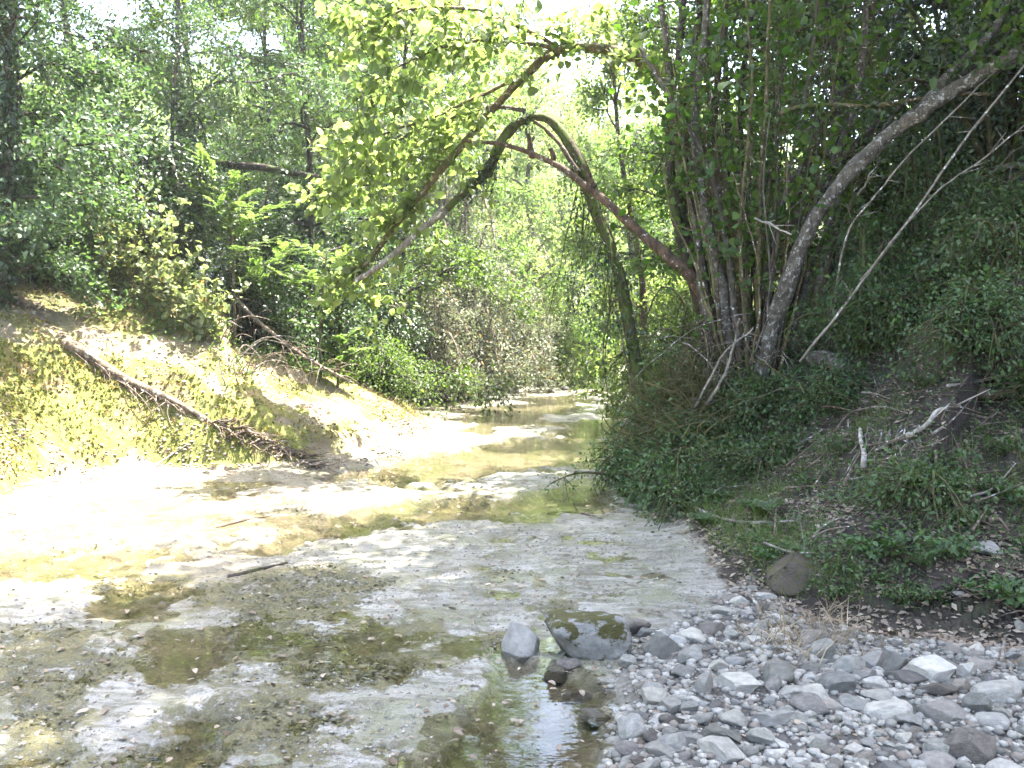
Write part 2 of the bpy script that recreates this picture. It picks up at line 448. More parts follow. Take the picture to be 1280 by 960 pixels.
def terrain(X, Y, full=False):
    shp = np.shape(X); X = np.asarray(X, float).ravel(); Y = np.asarray(Y, float).ravel()
    wx = X + .35 * fbm(X, Y, None, .55, 3, 3); wy = Y + .35 * fbm(X, Y, None, .55, 3, 8)
    wx = np.where(X < 0, X + .5 * (wx - X), wx); wy = np.where(X < 0, Y + .5 * (wy - Y), wy)
    d, i = nearest(wx, wy, LC)
    dl = np.where(wx < np.interp(wy, LC[:, 1], LC[:, 0]), d, -d); lip = np.maximum(LC[i, 2], .03); crest = LC[i, 3]
    d2, _ = nearest(wx, wy, RC)
    dr = np.where(wx > np.interp(wy, RC[:, 1], RC[:, 0]), d2, -d2)
    # left bank: steep mossy face up to a lip, then a drier slope to the crest
    w = lip / 1.35
    f1 = np.clip(dl, 0, None)
    face = np.where(f1 < w, lip * (f1 / w) ** .85, lip + .50 * (f1 - w))
    over = np.clip(f1 - w - (crest - lip) / .5, 0, None)
    zl = np.where(over > 0, crest + .10 * over + .35 * np.clip(over - 3, 0, None), face)
    zl = np.minimum(zl, crest + .10 * over + 9 + .1 * over)
    zl = np.minimum(zl, 11 + .02 * over) * (dl > 0)
    # right bank
    f = np.clip(dr, 0, None)
    zr = np.where(f < 1, .44 * f, np.where(f < 2.2, .44 + .78 * (f - 1), 1.376 + 1.02 * (f - 2.2)))
    zr = np.where(zr > 4.6, 4.6 + .34 * (zr - 4.6), zr)
    zr = np.minimum(zr, 11 + .03 * f)
    # root mound of the coppice, and the undercut step with roots
    zr = zr + .55 * np.exp(-(((X - 2.5) / .75) ** 2 + ((Y - 9.9) / .8) ** 2)) * (dr > -.3)
    sx = sstep(0, .22, dr - 2.0 - .25 * fbm(X, Y, None, .8, 2, 21)) * np.exp(-((Y - 7.6) / 1.5) ** 2)
    zr = zr + .16 * sx
    bank = sstep(0, .5, np.maximum(dl, dr))
    z_fan = .11 * sstep(-1.0, .1, dl + .35 * fbm(X, Y, None, 1.8, 4, 29)) * (Y < 16)
    z = zl + zr
    z = z + bank * (.13 * fbm(X, Y, None, .9, 3, 31) + .10 * fbm(X, Y, None, 3.2, 5, 33, .6)) * np.where(dl > 0, 1.15, 1.0)
    # creek bed
    n0 = fbm(X, Y, None, 1.3, 4, 41); n1 = fbm(X, Y, None, 5.0, 4, 43); n2 = fbm(X, Y, None, 18.0, 3, 47)
    pond = np.zeros_like(X); pdep = np.zeros_like(X)
    reg = (Y > 1) & (Y < 45) & (np.abs(X) < 9)
    if reg.any():
        xx, yy = X[reg], Y[reg]
        sc = np.clip(yy / 8, .6, 2.5)
        wob = (.50 * n0[reg] + .34 * n1[reg] + .12 * n2[reg]) * sc
        for poly, dep in PONDS:
            m = sstep(.20, -.30, (polysd(xx, yy, poly) + wob + .05 * n2[reg]) / sc)
            pond[reg] = np.maximum(pond[reg], m); pdep[reg] = np.maximum(pdep[reg], m * dep)
    alg = np.zeros_like(X)
    near = (Y > 1) & (Y < 14) & (np.abs(X) < 7)
    if near.any():
        xx, yy = X[near], Y[near]
        for poly in ALGAE:
            alg[near] = np.maximum(alg[near], sstep(.16, -.14, polysd(xx, yy, poly) + .22 * n0[near] + .20 * n1[near]))
    alg = np.maximum(alg, .75 * sstep(.15, .5, fbm(X, Y * 1.6, None, .9, 5, 53, .65)))
    grav = np.zeros_like(X)
    gr = (Y > .5) & (Y < 8) & (X > -2) & (X < 6)
    if gr.any():
        grav[gr] = sstep(.15, -.15, polysd(X[gr], Y[gr], GRAVEL) + .28 * n0[gr] + .20 * n1[gr])
    tq = (n0 + .25 * n1) * 5; terr = np.floor(tq) + sstep(.3, .7, tq - np.floor(tq))
    bed = .002 + .014 * sstep(-1.2, -.2, X) * sstep(4.3, 5.2, Y) * (1 - sstep(7.2, 8.6, Y)) + .007 * terr + .006 * n0 + .010 * n1 + .005 * n2 + alg * (.010 + .014 * n2 + .012 * n1) + grav * .05 - pdep * .85
    z = z + (1 - bank) * (bed + z_fan) + bank * (.03 + z_fan)
    z = z - .0 * X
    # far end of the valley closes with a wooded slope
    z = z + np.clip((Y - 62) * .28, 0, 12) * sstep(60, 66, Y)
    if not full:
        return z.reshape(shp)
    return z.reshape(shp), dict(dl=dl, dr=dr, pond=pond, algae=alg * (1 - bank), gravel=grav, lip=lip, w=w, bank=bank)


HX = np.arange(-14, 14.01, .05); HY = np.arange(.5, 42, .05)
_a, _b = np.meshgrid(HX, HY); HZ = terrain(_a, _b)


def ht(X, Y):
    """terrain height looked up in a 5 cm table"""
    u = np.clip((np.asarray(X, float) - HX[0]) / .05, 0, len(HX) - 1.001); v = np.clip((np.asarray(Y, float) - HY[0]) / .05, 0, len(HY) - 1.001)
    i = u.astype(int); j = v.astype(int); f = u - i; g_ = v - j
    return (HZ[j, i] * (1 - f) + HZ[j, i + 1] * f) * (1 - g_) + (HZ[j + 1, i] * (1 - f) + HZ[j + 1, i + 1] * f) * g_


def gz(x, y):
    if -14 < x < 14 and .5 < y < 41.9: return float(ht(x, y))
    return float(terrain(np.array([x]), np.array([y]))[0])


def build_ground():
    a1 = np.radians(np.linspace(-42, 42, 620)); a2 = np.radians(np.linspace(42, 318, 150)[1:-1])
    A = np.concatenate([a1, a2])
    Dd = np.concatenate([np.geomspace(.4, 2.6, 30)[:-1], np.geomspace(2.6, 16, 400)[:-1], np.geomspace(16, 160, 190)])
    AA, DD = np.meshgrid(A, Dd)
    X = DD * np.sin(AA); Y = DD * np.cos(AA)
    Z, at_ = terrain(X, Y, True)
    V = np.stack([X, Y, Z], -1).reshape(-1, 3)
    nr, nc = X.shape
    i = np.arange(nr - 1)[:, None] * nc; j = np.arange(nc)[None, :]; k = (j + 1) % nc
    F = np.stack([i + j, i + nc + j, i + nc + k, i + k], -1).reshape(-1, 4)[:, ::-1]
    g = Geo(); g.add(V, F)
    c = len(V)
    g.add([[0, 0, gz(0, 0)]], np.stack([np.full(nc, 0), j[0] - c, k[0] - c], -1))
    me = g.mesh('ground', ground_mat())
    dl, dr = at_['dl'], at_['dr']
    nz = fbm(X.ravel(), Y.ravel(), None, 1.6, 4, 61)
    face = sstep(-.15, .03, dl + .25 * fbm(X.ravel(), Y.ravel(), None, 2.5, 4, 63)) * (1 - sstep(.85, 1.15, dl / np.maximum(at_['w'], .3) + .25 * nz)) * sstep(.12, .4, at_['lip'])
    moss = face * sstep(-1.0, -.45, nz) + sstep(.05, .4, dl) * (sstep(.05, .4, nz) * .5 + sstep(10.8, 11.8, Y.ravel()) * sstep(-.5, .1, nz) * .75)
    dry = sstep(-.75, .15, dl + .5 * nz) * (1 - .0 * face) * (Y.ravel() < 17)
    yb = .62 * (1 - sstep(4.6, 5.9, Y.ravel())); soil = sstep(-.12 - yb, .25 - .6 * yb, dr + .2 * nz * (yb > 0)) * (1 - .85 * at_['gravel'])
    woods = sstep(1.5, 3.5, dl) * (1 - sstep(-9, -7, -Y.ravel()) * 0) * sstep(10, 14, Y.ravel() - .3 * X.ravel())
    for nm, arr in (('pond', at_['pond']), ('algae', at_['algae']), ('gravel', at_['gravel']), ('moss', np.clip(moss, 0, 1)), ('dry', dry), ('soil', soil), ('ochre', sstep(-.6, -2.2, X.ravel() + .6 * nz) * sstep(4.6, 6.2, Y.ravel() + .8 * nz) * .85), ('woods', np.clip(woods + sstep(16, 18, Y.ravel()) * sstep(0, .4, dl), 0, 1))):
        a = me.attributes.new(nm, 'FLOAT', 'POINT')
        a.data.foreach_set('value', np.concatenate([arr.ravel(), [0]]).astype(np.float32))
    o = link('ground', me)
    tag(o, kind='structure', label='pale creek bed between a sunlit mossy bank and a dark soil bank')
    return o


def ground_mat():
    k = NT('creek_valley_ground'); P = k.pos()
    n_f = k.noise(P, 60, 4, .7); n_m = k.noise(P, 11, 6, .65); n_l = k.noise(P, 1.6, 6, .6); n_s = k.noise(P, 2.7, 5, .6, .6)
    str_ = k.noise(k.n('ShaderNodeMapping', ins={'Vector': P, 'Rotation': (0, 0, .35), 'Scale': (1.2, 7, 1)}).outputs[0], 2.2, 6, .65)
    # silt
    c = k.mix(k.ramp(n_l, .35, .65), (.25, .235, .205), (.37, .35, .31))
    c = k.mix(k.ramp(str_, .44, .62, 0, .9), c, (.135, .13, .095))
    c = k.mix(k.ramp(n_s, .46, .64, 0, .75), c, (.19, .19, .115))
    n_h = k.noise(P, 4.5, 10, .78, .4)
    c = k.mix(k.ramp(n_h, .52, .62, 0, .85), c, (.105, .095, .065))
    c = k.mix(k.ramp(n_h, .36, .44, .6, 0), c, (.42, .41, .39))
    n_p = k.noise(P, 26, 6, .72)
    c = k.mix(k.ramp(n_p, .52, .62, 0, .6), c, (.15, .145, .125))
    c = k.mix(k.ramp(n_f, .58, .70, 0, .75), c, (.085, .08, .065))
    c = k.mix(k.math('MULTIPLY', k.attr('ochre'), k.ramp(n_h, .36, .60, 1, .35)), c, (.19, .15, .088))
    # pond bottom
    pb = k.mix(k.ramp(n_h, .40, .62), (.175, .15, .10), (.07, .058, .032))
    pb = k.mix(k.ramp(n_s, .45, .65), pb, (.085, .09, .035))
    c = k.mix(k.ramp(k.math('ADD', k.attr('pond'), k.math('MULTIPLY', k.math('SUBTRACT', n_h, .5), 1.3)), .15, .75), c, pb)
    al = k.mix(k.ramp(n_h, .38, .60), (.035, .034, .016), (.135, .12, .055))
    al = k.mix(k.ramp(n_f, .5, .7, 0, .6), al, (.22, .20, .13))
    fa = k.ramp(k.math('ADD', k.attr('algae'), k.math('ADD', k.math('MULTIPLY', k.math('SUBTRACT', n_h, .5), 4.2), k.math('MULTIPLY', k.math('SUBTRACT', n_f, .5), 1.6))), .40, .85, 0, .93)
    c = k.mix(fa, c, al)
    gr = k.mix(k.ramp(n_m, .3, .7), (.055, .05, .043), (.13, .12, .105))
    c = k.mix(k.attr('gravel'), c, gr)
    # left bank
    dr = k.mix(k.ramp(n_l, .3, .65), (.12, .095, .06), (.215, .178, .122))
    dr = k.mix(k.ramp(n_m, .5, .7, 0, .8), dr, (.17, .125, .08))
    dr = k.mix(k.ramp(n_f, .58, .74, 0, .5), dr, (.29, .255, .195))
    dr = k.mix(k.ramp(n_s, .46, .60, 0, .7), dr, (.13, .13, .05))
    dr = k.mix(k.ramp(n_h, .53, .64, 0, .85), dr, (.085, .062, .04))
    c = k.mix(k.attr('dry'), c, dr)
    mo = k.mix(k.ramp(n_h, .38, .60), (.06, .068, .014), (.165, .17, .034))
    mo = k.mix(k.ramp(n_s, .50, .64, 0, .8), mo, (.20, .145, .075))
    mo = k.mix(k.ramp(n_p, .56, .66, 0, .45), mo, (.28, .24, .16))
    fm = k.ramp(k.math('ADD', k.attr('moss'), k.math('MULTIPLY', k.math('SUBTRACT', n_m, .5), .8)), .3, .6)
    c = k.mix(fm, c, mo)
    so = k.mix(k.ramp(n_h, .38, .62), (.024, .019, .015), (.06, .047, .036))
    so = k.mix(k.ramp(n_l, .5, .7, 0, .7), so, (.045, .055, .022))
    so = k.mix(k.ramp(n_f, .60, .74, 0, .45), so, (.13, .105, .085))
    fs = k.ramp(k.math('ADD', k.attr('soil'), k.math('MULTIPLY', k.math('SUBTRACT', n_m, .5), .5)), .4, .65)
    c = k.mix(fs, c, so)
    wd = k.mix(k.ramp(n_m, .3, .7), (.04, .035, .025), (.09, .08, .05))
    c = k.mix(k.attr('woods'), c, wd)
    h = k.math('ADD', k.math('MULTIPLY', n_f, .6), k.math('ADD', n_m, k.math('MULTIPLY', n_p, .8)))
    rg = k.math('MULTIPLY_ADD', k.attr('soil'), .4, .5)
    rg = k.ramp(k.math('ADD', k.attr('soil'), k.math('ADD', k.attr('dry'), k.attr('gravel'))), 0, .5, .30, .9)
    p = k.n('ShaderNodeBsdfPrincipled', ins={'Base Color': c, 'Roughness': rg, 'Specular IOR Level': .35, 'Normal': k.bump(h, .9, .035)})
    k.l(p.outputs[0], k.out.inputs[0]); return k.m


def water_mat():
    k = NT('shallow_clear_water'); P = k.pos()
    h = k.math('ADD', k.noise(k.n('ShaderNodeMapping', ins={'Vector': P, 'Rotation': (0, 0, .3), 'Scale': (1, 3, 1)}).outputs[0], 2.5, 3, .5), k.math('MULTIPLY', k.noise(P, 14, 2, .5), .18))
    b = k.bump(h, .05, .05)
    fr = k.n('ShaderNodeFresnel', ins={'IOR': 1.33, 'Normal': b})
    gl = k.n('ShaderNodeBsdfGlossy', ins={'Color': (1, 1, 1, 1), 'Roughness': .02, 'Normal': b})
    tr = k.n('ShaderNodeBsdfTransparent', ins={'Color': (.93, .92, .84, 1)})
    mx = k.n('ShaderNodeMixShader', ins={0: fr.outputs[0]}); k.l(tr.outputs[0], mx.inputs[1]); k.l(gl.outputs[0], mx.inputs[2])
    k.l(mx.outputs[0], k.out.inputs[0]); return k.m


ground = build_ground()
# water sheet: follows the creek between the banks
yy = np.concatenate([np.linspace(-12, 40, 90), np.linspace(41, 70, 25)])
xl = np.interp(yy, LC[:, 1], LC[:, 0]) - .5; xr = np.interp(yy, RC[:, 1], RC[:, 0]) + .4
tt = np.linspace(0, 1, 24)
WX = xl[:, None] * (1 - tt) + xr[:, None] * tt; WY = yy[:, None] + 0 * tt
g = Geo(); nr, nc = WX.shape
ii = np.arange(nr - 1)[:, None] * nc; jj = np.arange(nc - 1)[None, :]
g.add(np.stack([WX, WY, np.zeros_like(WX)], -1).reshape(-1, 3), np.stack([ii + jj, ii + jj + 1, ii + nc + jj + 1, ii + nc + jj], -1).reshape(-1, 4))
tag(link('water', g.mesh('water', water_mat())), kind='structure', label='shallow clear creek water lying in pools over the silt bed')


def snap(px, py):
    """first point of the ground along the ray through a pixel of the photograph"""
    d = ray(px, py); d = d / d[1]
    lo, hi = 2.2, 41.0
    for n in (160, 24):
        D = np.geomspace(lo, hi, n); X = d[0] * D; Y = D; h = ht(X, Y)
        b = np.nonzero(CAMZ + d[2] * D <= h)[0]
        i = b[0] if len(b) else n - 1
        lo, hi = D[max(i - 1, 0)], D[i]
        if i == 0: break
    return np.array([X[i], Y[i], h[i]])


# ------------------------------------------------------------------ plants: skeletons and leaves
def grow(trunk, r0, r1, limbs, limb_len, t0, twigs, twig_len, droop=.15, up=.5, taper=.9, jit=.25):
    """trunk polyline -> (tubes, twig polylines)"""
    tr = smooth(trunk, 18); n = len(tr)
    tubes = [(tr, np.linspace(r0, r1, n) * (1 + .35 * np.exp(-np.linspace(0, 12, n))))]
    tw = []
    az = R.uniform(0, 6.28)
    for i in range(limbs):
        t = t0 + (1 - t0) * (i + R.uniform(.1, .9)) / limbs
        b = tr[min(int(t * (n - 1)), n - 1)]; rb = (r0 * (1 - t) + r1 * t)
        az += 2.4 + R.normal(0, .35)
        el = up + .65 * (t - .4) + R.normal(0, jit)
        L = limb_len * (1.1 - .55 * abs(t - .45)) * R.uniform(.65, 1.25)
        d = np.array([math.cos(az) * math.cos(el), math.sin(az) * math.cos(el), math.sin(el)])
        s = np.linspace(0, 1, 6)[:, None]
        wob = np.cumsum(rnd(6, .05 * L), axis=0); wob[0] = 0
        lp = b + d * L * s + wob + np.array([0, 0, -1.0]) * droop * L * s ** 2
        lp = smooth(lp, 9)
        tubes.append((lp, np.linspace(min(rb * .55, .07 * L ** .7), .008, 9)))
        for q in range(twigs):
            u = .22 + .78 * (q + R.uniform(0, 1)) / twigs
            k = min(int(u * 8), 7); bp = lp[k] + (lp[k + 1] - lp[k]) * R.uniform()
            td = unit(lp[k + 1] - lp[k]) * .7 + rnd(1, .55)[0]; td[2] = td[2] * .7 + .05
            td = unit(td); l2 = twig_len * R.uniform(.5, 1.3)
            s4 = np.linspace(0, 1, 4)[:, None]
            tp = bp + td * l2 * s4 + np.array([0, 0, -1.0]) * droop * 1.4 * l2 * s4 ** 2 + np.vstack([np.zeros(3), rnd(3, .05 * l2)])
            tubes.append((tp, np.linspace(.012, .004, 4))); tw.append(tp)
    return tubes, tw


def foliage(geo, tw, per, size, kind='diamond', spread=.10, flat=.7, hang=.2):
    if not len(tw): return
    T = np.array(tw)  # n,4,3
    n = len(T); cnt = R.poisson(per, n)
    idx = np.repeat(np.arange(n), cnt); m = len(idx)
    u = R.uniform(0.05, 1, m) ** .8 * 2.999
    k = u.astype(int); f = (u - k)[:, None]
    P = T[idx, k] * (1 - f) + T[idx, k + 1] * f
    d = unit(T[idx, k + 1] - T[idx, k])
    P = P + rnd(m, spread)
    ld = d * .5 + rnd(m, .55) + np.array([0, 0, -hang])
    nn = np.array([0, 0, 1.0]) * flat + rnd(m, .5)
    leaves(geo, P, ld, nn, size * np.exp(R.normal(-.05, .32, m)).clip(.4, 1.7), kind)


def tubes_geo(tubes, min_r=0.0, sides=7, bump=.12):
    g = Geo()
    for i, (p, r) in enumerate(tubes):
        mr = float(np.max(r))
        tube(g, p, r, sides if mr > .03 else (5 if mr > .014 else 3), bump if mr > .03 else 0, i)
    return g


def tree(name, label, cat, base, pts, leaf, bark, r0=.14, r1=.03, limbs=13, limb_len=2.2, t0=.3, twigs=9, twig_len=.7, per=60, size=.075, kind='diamond',
         spread=.13, droop=.15, up=.4, group=None, flat=.7, ivy=0):
    """pts: trunk polyline relative to the base"""
    base = np.asarray(base, float)
    t = thing(name, label, cat, base, group)
    tb, tw = grow(np.asarray(pts, float), r0, r1, limbs, limb_len, t0, twigs, twig_len, droop, up)
    link('trunk', tubes_geo(tb).mesh('trunk', M[bark]), t, (0, 0, 0))
    g = Geo(); foliage(g, tw, per, size, kind, spread, flat)
    link('crown', g.mesh('crown', M[leaf], False), t, (0, 0, 0))
    if ivy:
        g = Geo(); tr = smooth(pts, 200); n = ivy
        i = R.integers(0, int(200 * .75), n); P = tr[i] + unit(rnd(n)) * (r0 * R.uniform(.8, 2.4, n))[:, None]
        out = unit(P - tr[i]); leaves(g, P, out * .4 + rnd(n, .4) + np.array([0, 0, -.6]), out + rnd(n, .35), R.uniform(.05, .10, n), 'diamond')
        link('ivy', g.mesh('ivy', M['dark_ivy'], False), t, (0, 0, 0))
    return t


def bush(name, label, cat, base, h, rad, leaf, bark, stems=16, per=50, size=.06, kind='diamond', droop=.5, twigs=9, spread=.09, group=None, lean=(0, 0), twl=.45):
    base = np.asarray(base, float); t = thing(name, label, cat, base, group)
    tubes = []; tw = []
    for i in range(stems):
        az = i * 2.4 + R.normal(0, .6); rr = rad * math.sqrt((i + .6) / stems) * np.exp(R.normal(-.05, .3))
        hh = h * np.exp(R.normal(-.28, .32)) * (1 - .3 * min(rr / rad, 1.2))
        e = np.array([math.cos(az) * rr + lean[0], math.sin(az) * rr + lean[1], hh])
        p = smooth([np.array([math.cos(az), math.sin(az), -.3]) * rad * .12, e * np.array([.35, .35, .75]), e * np.array([.75, .75, 1.0]), e * np.array([1.08, 1.08, 1]) - np.array([0, 0, droop * hh * .85])], 10)
        tubes.append((p, np.linspace(.02 + .008 * h, .005, 10)))
        for q in range(twigs):
            u = R.uniform(.06, 1) * 8.99; k = int(u); b = p[k] + (p[k + 1] - p[k]) * (u - k)
            d = unit(unit(p[k + 1] - p[k]) * .5 + rnd(1, .6)[0]); l2 = twl * R.uniform(.5, 1.3)
            s4 = np.linspace(0, 1, 4)[:, None]
            tp = b + d * l2 * s4 + np.array([0, 0, -1.]) * droop * .6 * l2 * s4 ** 2
            tw.append(tp); tubes.append((tp, np.linspace(.007, .003, 4)))
    link('stem', tubes_geo(tubes).mesh('stem', M[bark]), t, (0, 0, 0))
    g = Geo(); foliage(g, tw, per, size, kind, spread)
    link('foliage', g.mesh('foliage', M[leaf], False), t, (0, 0, 0))
    return t


def G(x, y, dz=-.05):
    return np.array([x, y, gz(x, y) + dz])

# ------------------------------------------------------------------ the coppiced hazel on the right bank
CB = np.array([2.5, 10.0, gz(2.5, 10.0) - .1])
hz = thing('hazel_coppice', 'many-stemmed hazel clump on the right bank with one stem arching over the creek', 'tree', CB)
STEMS = []   # (polyline, radii) for twigs


def stem(name, pts, r0, r1, bark, n=26, bump=.14, parent=None, label=None, sides=10):
    p = smooth(line(pts), n)
    wob = np.cumsum(rnd(n, .009), axis=0); wob -= np.linspace(0, 1, n)[:, None] * wob[-1]
    p = p + wob
    r = np.linspace(r0, r1, n) * (1 + .22 * fbm(np.linspace(0, 9, n) + r0 * 977, np.zeros(n), None, 1, 2, 5))
    g = Geo(); tube(g, p, r, sides, bump * 1.7, int(R.integers(99)))
    o = link(name, g.mesh(name, M[bark]), parent)
    if label: o['label'] = label
    STEMS.append(o)
    return p, r


main, mr = stem('stem', [(948, 500, 10), (941, 440, 10), (935, 360, 10), (928, 290, 10), (905, 220, 10.1), (865, 140, 10.2), (815, 84, 10.4), (765, 60, 10.6), (700, 62, 10.8), (650, 100, 11), (600, 152, 11.2), (530, 235, 11.4), (470, 315, 11.6), (440, 349, 11.7)], .085, .034, 'bark_olive', 60, parent=hz, label='long olive brown stem arching right over the creek')
lean, lr = stem('stem', [(912, 470, 9.9), (905, 420, 9.9), (887, 375, 9.9), (860, 338, 9.9), (825, 303, 10), (780, 264, 10.2), (735, 233, 10.4), (690, 206, 10.6), (640, 186, 10.8), (575, 175, 11)], .085, .020, 'bark_red', 40, parent=hz, label='reddish brown leaning stem with broken stubs')
main_o, lean_o = STEMS[-2:]

for a, b in (((692, 208, 10.6), (688, 186, 10.55)), ((664, 196, 10.7), (660, 168, 10.7)), ((742, 236, 10.35), (728, 206, 10.3))):
    stem('stub', [a, ((a[0] + b[0]) / 2 + 2, (a[1] + b[1]) / 2, a[2]), b], .035, .022, 'bark_red', 6, parent=lean_o, sides=7)
br1 = stem('branch', [(655, 137, 11.05), (615, 132, 11.2), (560, 147, 11.4), (494, 176, 11.6), (440, 220, 11.7), (400, 250, 11.8)], .028, .012, 'bark_grey', 24, parent=main_o, sides=7)[0]
br2 = stem('branch', [(650, 100, 11), (600, 118, 11.0), (540, 142, 10.9), (470, 170, 10.8), (430, 200, 10.6)], .024, .008, 'bark_olive', 20, parent=main_o, sides=7)[0]
br3 = stem('branch', [(700, 62, 10.8), (640, 52, 10.7), (560, 60, 10.6), (480, 95, 10.4), (430, 140, 10.3)], .028, .008, 'bark_olive', 20, parent=main_o, sides=7)[0]
br4 = stem('branch', [(700, 62, 10.8), (620, 20, 10.5), (520, 5, 10.2), (440, 40, 10.0)], .028, .008, 'bark_olive', 20, parent=main_o, sides=7)[0]
UP = [
    ([(903, 480, 9.8), (880, 365, 9.8), (871, 280, 9.9), (850, 200, 10), (836, 120, 10.1), (828, 30, 10.2), (820, -60, 10.4)], .075, .035, 'bark_grey'),
    ([(915, 490, 9.7), (900, 335, 9.7), (882, 250, 9.8), (872, 150, 9.9), (884, 40, 10), (890, -60, 10.1)], .085, .04, 'bark_lichen'),
    ([(925, 490, 10.3), (908, 340, 10.3), (890, 240, 10.4), (893, 150, 10.5), (905, 60, 10.6), (915, -60, 10.7)], .07, .035, 'bark_brown'),
    ([(932, 480, 9.6), (918, 380, 9.6), (905, 290, 9.6), (878, 200, 9.6), (852, 150, 9.6), (800, 60, 9.7)], .05, .02, 'bark_grey'),
    ([(945, 490, 9.6), (946, 330, 9.6), (952, 200, 9.6), (960, 60, 9.7), (966, -60, 9.8)], .035, .02, 'bark_olive'),
    ([(957, 490, 9.5), (962, 380, 9.5), (972, 300, 9.5), (990, 200, 9.5), (1010, 100, 9.6), (1024, -40, 9.7)], .032, .018, 'bark_grey'),
    ([(965, 480, 10.2), (984, 285, 10.3), (1003, 215, 10.4), (1025, 159, 10.5), (1055, 121, 10.5), (1077, 72, 10.5), (1092, 0, 10.6)], .075, .04, 'bark_brown'),
    ([(960, 470, 9.9), (990, 340, 9.9), (1018, 260, 10), (1047, 192, 10), (1070, 132, 10), (1080, 57, 10), (1085, -50, 10.1)], .06, .035, 'bark_lichen'),
    ([(938, 480, 9.4), (930, 400, 9.4), (922, 300, 9.4), (931, 200, 9.4), (938, 100, 9.5), (930, -40, 9.6)], .03, .016, 'bark_olive'),
    ([(975, 470, 9.8), (1005, 370, 9.8), (1030, 300, 9.8), (1060, 230, 9.8), (1110, 150, 9.9), (1160, 90, 10)], .03, .015, 'bark_grey'),
    ([(895, 470, 10.4), (860, 330, 10.5), (842, 240, 10.6), (838, 150, 10.7), (850, 60, 10.8), (855, -60, 11)], .08, .04, 'bark_dark'),
    ([(920, 480, 10.6), (875, 350, 10.7), (853, 250, 10.8), (862, 150, 10.9), (872, 50, 11), (880, -50, 11)], .09, .045, 'bark_dark'),
    ([(938, 490, 10.5), (948, 380, 10.6), (930, 250, 10.7), (926, 130, 10.8), (940, 20, 10.9), (945, -60, 11)], .06, .03, 'bark_dark'),
    ([(950, 470, 9.3), (968, 390, 9.2), (978, 340, 9.2), (982, 290, 9.2), (985, 200, 9.2)], .016, .006, 'bark_olive'),
    ([(940, 460, 9.2), (946, 380, 9.1), (935, 290, 9.1), (915, 215, 9.1)], .014, .006, 'bark_olive'),
    ([(930, 470, 9.2), (954, 400, 9.1), (957, 310, 9.1), (953, 230, 9.1), (965, 130, 9.2)], .016, .006, 'bark_grey'),
    ([(912, 470, 9.5), (888, 395, 9.4), (868, 330, 9.4), (840, 270, 9.4), (826, 200, 9.4)], .018, .007, 'bark_olive'),
    ([(970, 460, 10.6), (1000, 350, 10.8), (1010, 250, 11), (1050, 200, 11.2), (1090, 158, 11.4), (1130, 130, 11.5)], .08, .05, 'bark_dark'),
    ([(955, 450, 10.9), (965, 300, 11.2), (1000, 215, 11.5), (1040, 190, 11.6), (1080, 180, 11.7), (1120, 230, 11.8)], .07, .04, 'bark_dark'),
]
upp = []
for q in range(40):
    x0 = R.uniform(895, 985); top = x0 + (x0 - 935) * R.uniform(1.2, 3.2) + R.normal(0, 14); dd = R.uniform(9.2, 10.8)
    UP.append(([(x0, 480, dd), (x0 + (top - x0) * .3 + R.normal(0, 6), 340, dd), (x0 + (top - x0) * .65 + R.normal(0, 8), 190, dd), (top, R.uniform(0, 120), dd + .2)], R.uniform(.010, .024), .006, ['bark_dark', 'bark_olive', 'bark_brown'][q % 3]))
for pts, a, b, m_ in UP:
    a *= .85; b *= .85
    upp.append(stem('stem', pts, a, b, m_, 24, parent=hz)[0])
# leaves of the coppice: sprays from twigs along stems
tw = []
tws = []


def twigs_on(p, t0, t1, n, L, spread=.6, droop=.25, bias=(0, 0, 0)):
    out = []
    for q in range(n):
        u = (t0 + (t1 - t0) * R.uniform()) * (len(p) - 1.001); k = int(u); b = p[k] + (p[k + 1] - p[k]) * (u - k)
        d = unit(rnd(1, spread)[0] + unit(p[k + 1] - p[k]) * .5 + np.array(bias)); l2 = L * R.uniform(.4, 1.3)
        s4 = np.linspace(0, 1, 4)[:, None]
        out.append(b + d * l2 * s4 + np.array([0, 0, -1.]) * droop * l2 * s4 ** 2)
    return out


lit = twigs_on(main, .55, .8, 14, .6, bias=(-.9, 0, .5)) + twigs_on(main, .8, .99, 44, .65, bias=(-1.0, 0, .0)) + twigs_on(br1, .3, 1, 40, .5) + twigs_on(br2, .2, 1, 26, .5) + twigs_on(br3, .2, 1, 32, .55) + twigs_on(br4, .2, 1, 32, .6) + twigs_on(main, .36, .6, 14, .6, bias=(-.2, 0, .7))
lit2 = []
for t_ in lit:
    lit2 += twigs_on(t_, .3, 1, 1, .35)
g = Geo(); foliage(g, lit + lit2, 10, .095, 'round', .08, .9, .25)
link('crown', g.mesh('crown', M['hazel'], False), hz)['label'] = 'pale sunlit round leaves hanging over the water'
dk = []
for p in upp[:14] + upp[17:]:
    dk += twigs_on(p, .35, 1, 9, .55, bias=(0, -.25, .1))
dk += twigs_on(main, .1, .4, 24, .5) + twigs_on(lean, .1, .95, 10, .4)
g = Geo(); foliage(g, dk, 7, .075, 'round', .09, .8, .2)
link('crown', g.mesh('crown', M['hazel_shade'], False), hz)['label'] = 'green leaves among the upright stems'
g = Geo()
for t_ in lit + lit2 + dk: tube(g, t_, np.linspace(.007, .002, 4), 3, cap=False)
link('twigs', g.mesh('twigs', M['bark_olive']), hz)

